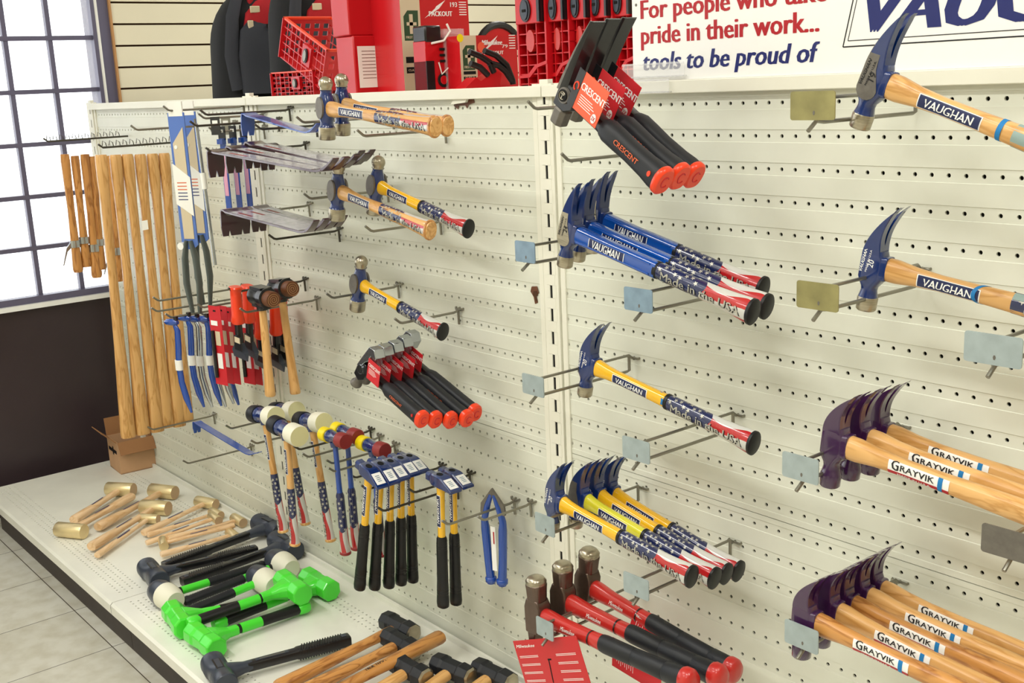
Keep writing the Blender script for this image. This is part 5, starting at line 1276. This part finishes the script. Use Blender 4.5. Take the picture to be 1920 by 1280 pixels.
# boxes whose printed face looks along +x
def face_box(name, lab, pl, pr, X0, top_py, dx, m, prints):
    a = ox(pl, 160, X0); b = ox(pr, 160, X0); zt = ox((pl + pr) / 2, top_py, X0).z if top_py > -400 else 14
    w, h = b.y - a.y, zt - TZ; t = root(name, lab, 'box'); mb = MB(); mb.box((-dx / 2, w / 2, h / 2), (dx, w, h), m); mb.build('carton', t, bevel=.04)
    mb = MB(); prints(mb, w, h); mb.build('print', t, smooth=0); at(t, (X0, a.y, TZ)); return t
def fp(mb, y0, y1, z0, z1, m, d=.01): mb.box((d, (y0 + y1) / 2, (z0 + z1) / 2), (.015, y1 - y0, z1 - z0), m)
def ft(mb, s, h, y, z, m, w=None, bold=.03, shear=0): mb.text(s, h, m, lambda u, v: (.03, y + u, z + v), bold=bold, width=w, shear=shear)
def aid(mb, w, h, tall):
    s = w; g0 = .28; H_ = h
    fp(mb, 0, g0 * w, 0, h, M['beige']); fp(mb, g0 * w, w, 0, h, M['red'])
    if tall: h = 9.0
    zc = h * (.64 if tall else .59); gh = h * (.145 if tall else .23)
    pts = [(.04 * w, zc - gh), (.24 * w, zc - gh), (.25 * w, zc + gh), (.1 * w, zc + gh), (.04 * w, zc + gh * .6)]
    mb.add([(.02, a, b) for a, b in pts], [tuple(range(5))], M['greend'])
    fp(mb, .12 * w, .17 * w, zc - gh * .55, zc + gh * .75, M['beige'], .03); fp(mb, .08 * w, .22 * w, zc, zc + gh * .22, M['beige'], .03)
    ft(mb, 'FIRST AID', .3, .145 * w, zc - gh * .85, M['beige'], .17 * w)
    for k in range(2): fp(mb, .04 * w, .25 * w, h * (.28 - .1 * k), h * (.34 - .1 * k), M['dark'], .02)
    ft(mb, 'CLASS A', .26, .145 * w, h * .2, M['beige'], .16 * w)
    ft(mb, 'PACKOUT', .62 if tall else .42, .58 * w, h * (.73 if tall else .64), M['wtext'], .34 * w, .05)
    ft(mb, 'Milwaukee', .9 if tall else .6, .55 * w, h * (.93 if tall else .82), M['wtext'], .36 * w, .05, .3)
    z0 = h * (.72 if tall else .66); mb.add([(.03, .34 * w, z0 - .1), (.03, .56 * w, z0 + .75), (.03, .50 * w, z0 + .75), (.03, .66 * w, z0 + 1.5), (.03, .52 * w, z0 + .95), (.03, .56 * w, z0 + .98)], [(0, 1, 2), (2, 1, 3), (2, 3, 4)], M['wtext'])
    ft(mb, '193' if tall else '79', .6 if tall else .4, .78 * w, h * (.82 if tall else .76), M['wtext'], .1 * w)
    for k in range(6): fp(mb, .86 * w, .97 * w, h * .74 + k * .22, h * .74 + k * .22 + .08, M['wtext'], .02)
face_box('first_aid_kit_box', 'tall red box with white side band and green cross, first aid kit', 759, 885, -42, -260, 5, M['red'], lambda mb, w, h: aid(mb, w, h, True))
face_box('first_aid_kit_box', 'small red first aid box with green cross, yellow dot on its corner', 866, 972, -35.5, 66, 3, M['red'], lambda mb, w, h: (aid(mb, w, h, False), mb.prism([], 0, 0, M['red']) if 0 else None, mb.add([(.04, .05 + .35 * math.cos(k * PI / 6), h - .2 + .35 * math.sin(k * PI / 6)) for k in range(12)], [tuple(range(12))], M['yel']), mb.add([(.05, w * .36 + .4 * math.cos(k * PI / 6), h * .78 + .45 * math.sin(k * PI / 6)) for k in range(12)], [tuple(range(12))], M['cardo'])))
# tall red organizer
t = root('red_organizer_case', 'tall red plastic organizer case with a white label, standing on end', 'organizer'); X0 = -46.5
a = ox(668, 160, X0); b = ox(718, 160, X0); w_ = b.y - a.y; mb = MB()
mb.box((-1.5, w_ / 2, 2.6), (3, w_, 5.2), M['red']); mb.box((-1.7, w_ / 2 - .15, 9), (3, w_, 7.6), M['red']); mb.build('body', t, bevel=.12)
mb = MB(); mb.box((.03, w_ * .52, 2.4), (.03, w_ * .78, 3.7), M['white']); mb.box((.05, w_ * .52, 2.6), (.02, w_ * .5, 2.8), M['greytape']) if 0 else [mb.box((.05, w_ * .52, 1.4 + .3 * j), (.02, w_ * .5, .06), M['wire']) for j in range(9)]; mb.build('label', t, bevel=.01)
mb = MB(); mb.box((-.6, w_ + .35, 6.3), (2.0, .5, 12.6), M['redh']); mb.box((-.8, w_ + .9, 6.3), (1.6, .5, 12.6), M['clear2']); mb.box((-1, w_ + 1.5, 6.3), (1.6, .6, 12.6), M['slate']); mb.box((-1, w_ + 2.2, 6.3), (1.5, .6, 12.6), M['hide'])
for k in range(12): mb.box((-.6, w_ + .35, .8 + k), (2.08, .56, .1), M['red'])
mb.build('lid_edges', t, smooth=0); at(t, (X0, a.y, TZ))
# blister packed red light
t = root('blister_packed_light', 'red and black work light in a clear blister between the first aid boxes', 'lamp'); X0 = -37.5; a = ox(801, 160, X0); b = ox(876, 160, X0); w_ = b.y - a.y
mb = MB(); mb.box((-1, w_ * .27, 2.1), (1.8, w_ * .5, 4.2), M['red']); mb.box((-1, w_ * .12, 1.3), (1.9, w_ * .2, 2.5), M['rubber']); mb.axial([(-.08, .62), (0.02, .62)], M['dark'], 'X', n=18, off=(0, w_ * .42, .9)); mb.axial([(-.02, .38), (0.05, .38)], M['red'], 'X', n=18, off=(0, w_ * .42, .9))
for k in range(3): mb.box((.02, w_ * .42, 2.5 + k * .5), (.1, w_ * .14, .22), M['dark'])
mb.build('housing', t, bevel=.06)
mb = MB(); mb.prism([(0, 0)] * 0 or [(-1.9, 4.1), (0, 4.1), (0, 5.5), (-1.9, 5.5)], 0.1, w_ * .42, M['blackp']); mb.build('top_cap', t, bevel=.15)
mb = MB(); mb.tube([(.1, w_ * .15, 4.0), (.12, w_ * .45, 4.2), (.12, w_ * .62, 5.0), (.1, w_ * .55, 5.6)], .1, M['white'], 8); mb.build('wire_clip', t); mb = MB(); mb.tube([(.1, w_ * .3, 2.4), (.12, w_ * .36, 1.4), (.12, w_ * .62, 2.2)], .07, M['white'], 8); mb.build('wire_clip', t)
mb = MB(); mb.box((-.9, w_ * .72, 2.6), (2.0, w_ * .5, 5.2), M['clear2']); mb.box((-.9, w_ * .8, 2.5), (1.2, w_ * .26, 4.6), M['redh']); mb.box((.12, w_ * .8, 2.6), (.05, w_ * .16, 3.4), M['dark']); mb.build('blister', t, bevel=.12); at(t, (X0, a.y, TZ))
# red tool with curved black hoses
t = root('hose_tool', 'red tool with curved black rubber hoses in front of the small first aid box', 'tool'); X0 = -32.5; q = lambda px, py: (lambda v: (0, v.y, v.z - TZ))(ox(px, py, X0))
mb = MB(); o_ = ox(872, 164, X0); 
mb.prism([], 0, 0, M['red']) if 0 else None
pts = [q(*p) for p in ((872, 166), (893, 145), (902, 152), (930, 132), (941, 137), (938, 158), (950, 160), (950, 167))]
n = len(pts); mb.add([(0, p[1], p[2]) for p in pts] + [(-1.4, p[1], p[2]) for p in pts], [tuple(range(n)), tuple(reversed(range(n, 2 * n)))] + [(i, (i + 1) % n, (i + 1) % n + n, i + n) for i in range(n)], M['red']); mb.build('body', t, smooth=0)
for path in (((880, 97), (900, 105), (918, 117), (926, 136)), ((908, 95), (930, 104), (950, 122), (961, 150), (962, 158)), ((916, 118), (935, 123), (948, 134), (960, 152)), ((882, 119), (900, 126), (915, 141))):
    mb = MB(); P = [Vector(q(*p)) for p in path]; mb.tube([P[0]] + [P[i].lerp(P[i + 1], f) for i in range(len(P) - 1) for f in (.5, 1)], .26, M['rubber'], 10); mb.build('hose', t, smooth=60)
at(t, (X0, 0, TZ))
# red open crates
def crate(w, d, h):
    t = root('red_crate'); r = M['red']; mb = MB()
    for y in (0, d):
        for k in range(11): mb.box((w * k / 10, y, h / 2), (.1, .09, h), r)
        for k in range(6): mb.box((w / 2, y, h * k / 5), (w, .09, .1), r)
    for x in (0, w):
        for k in range(6): mb.box((x, d * k / 5, h / 2), (.12, .5, h), r)
        for k in range(5): mb.box((x, d / 2, h * (k + .2) / 4.6), (.12, d, .45 if k % 2 == 0 else .3), r)
    mb.box((w / 2, d / 2, .05), (w, d, .1), r); mb.build('basket', t, smooth=0)
    mb = MB()
    for y in (0, d): mb.box((w / 2, y, h), (w + .3, .3, .25), M['orange'])
    for x in (0, w): mb.box((x, d / 2, h), (.3, d + .3, .25), M['orange'])
    mb.build('rim', t, smooth=0, bevel=.04)
    mb = MB(); mb.box((w * .62, -.2, h * .55), (1.7, .3, 2.0), r); mb.prism([(w * .62 + .45 * math.cos(a * PI / 8), h * .55 + .75 * math.sin(a * PI / 8)) for a in range(16)], -.5, -.34, M['blackp'])
    mb.prism([(w * .62 + .3 * math.cos(a * PI / 8), h * .55 + .6 * math.sin(a * PI / 8)) for a in range(16)], -.56, -.49, M['wire']); mb.build('latch', t, smooth=0); return t
c1 = crate(9.0, 5.6, 4.2)
a = oy(512, 160, 3.0); at(c1, (a.x, 3.0, TZ - .1)); c1.scale = (1, 1, .62); tag(c1, 'lower red plastic grid crate, level, under the tipped one', 'crate', 'red grid crates')
c2 = copy_tree(c1); tag(c2, 'upper red plastic grid crate, tipped up at its left side', 'crate', 'red grid crates')
a = oy(521, 112, 3.0); c2.matrix_world = Matrix.Translation(W((a.x + .6, 3.0, 5.6))) @ Matrix.Rotation(.42, 4, 'Y') @ Matrix.Scale(1.0, 4)
# backpacks
def backpack(tall):
    t = root('backpack'); mb = MB(); H = 17 if tall else 13.6
    R_ = []
    for k in range(13):
        u = k / 12; z = H * u; r = (1 - max(0, (u - .45) / .55) ** 2.2) ** .5 if u > .45 else 1.0
        R_.append((z, 6.4 * (1.06 - .12 * u) * max(r, .12), 3.6 * max(r, .25), 0, 0, 3))
    mb.axial([(a, c, b, 0, 0, 3) for a, b, c, _, _, _ in R_], M['fabric'], 'Z', n=32); mb.build('main_body', t, smooth=60)
    mb = MB(); mb.axial([(.4, .9, 4.6), (5, 1.0, 4.8), (8, .8, 4.2), (9.2, .3, 3.0)], M['fabric2'], 'Z', p=3, n=24, off=(3.9, 0, 0)); mb.build('front_pocket', t, smooth=60)
    mb = MB(); mb.axial([(5.5, .9, 3.6), (8, 1.0, 4.3), (10, .9, 3.8), (11.4, .5, 2.4), (12, .2, 1)], M['redfab'], 'Z', p=2.4, n=24, off=(3.5, .6, 0)); mb.box((4.7, .6, 8.4), (.25, 3.4, .5), M['dark']); mb.build('red_panel', t, smooth=60)
    mb = MB(); mb.tube([(3.6, -5.0, 1), (3.9, -5.6, 5), (3.7, -5.0, 9.5), (2.2, -3.2, H - .4), (0, -1.6, H + 1.2)], [.9, .9, .8, .6, .4], M['fabric2'], 10, flat=.5); mb.build('shoulder_strap', t, smooth=60)
    mb = MB(); mb.tube([(2.2, -2.2, H - 2.6), (2.4, -1.6, H - .6), (2.0, -.6, H + 1.4), (1.5, 1.2, H + 1.6), (1.5, 2.2, H - .6)], .42, M['redfab'], 10); mb.build('carry_loop', t, smooth=60)
    mb = MB(); mb.box((4.3, -3.0, 8.0), (.3, .7, 2.2), M['beige']); mb.build('buckle', t, bevel=.08); mb = MB(); mb.box((4.1, -2.2, 10.4), (.3, 1.2, .8), M['beige']); mb.build('buckle', t, bevel=.08); mb = MB(); mb.box((2.9, 3.6, 11.2), (.3, 1.4, .5), M['chrome']); mb.build('zip_pull', t, bevel=.08); return t
b1 = backpack(False); a = ox(500, 170, -92); at(b1, (a.x, a.y, TZ), rz=-.1, sc=1.02); tag(b1, 'black and grey backpack with a red loop, furthest left on top', 'backpack', 'black and red backpacks')
b2 = backpack(True); a = ox(608, 170, -78); at(b2, (a.x, a.y, TZ), rz=-.05, sc=.95); tag(b2, 'taller black backpack with red panel behind the red crates', 'backpack', 'black and red backpacks')
# red headphone-like coil on the back
t = root('red_case_lid', 'round black and red lid showing above the small first aid box', 'case'); mb = MB(); X0 = -45
q0 = ox(935, 70, X0); mb.tube([(0, 2.6 * math.cos(a * PI / 12), 2.4 * math.sin(a * PI / 12)) for a in range(13)], .35, M['rubber'], 8); mb.axial([(-.3, 2.3), (0, 2.3)], M['red'], 'X', n=24); mb.build('lid', t); at(t, (X0, q0.y, q0.z - 1.2))
mb = MB(); mb.box((0, 0, 0), (2.6, 5, 3.0), M['red']); o = mb.build('case_body', t, bevel=.1); o.location = (-1.5 * I, 0, -(q0.z - 1.2 - TZ - 1.5) * I)
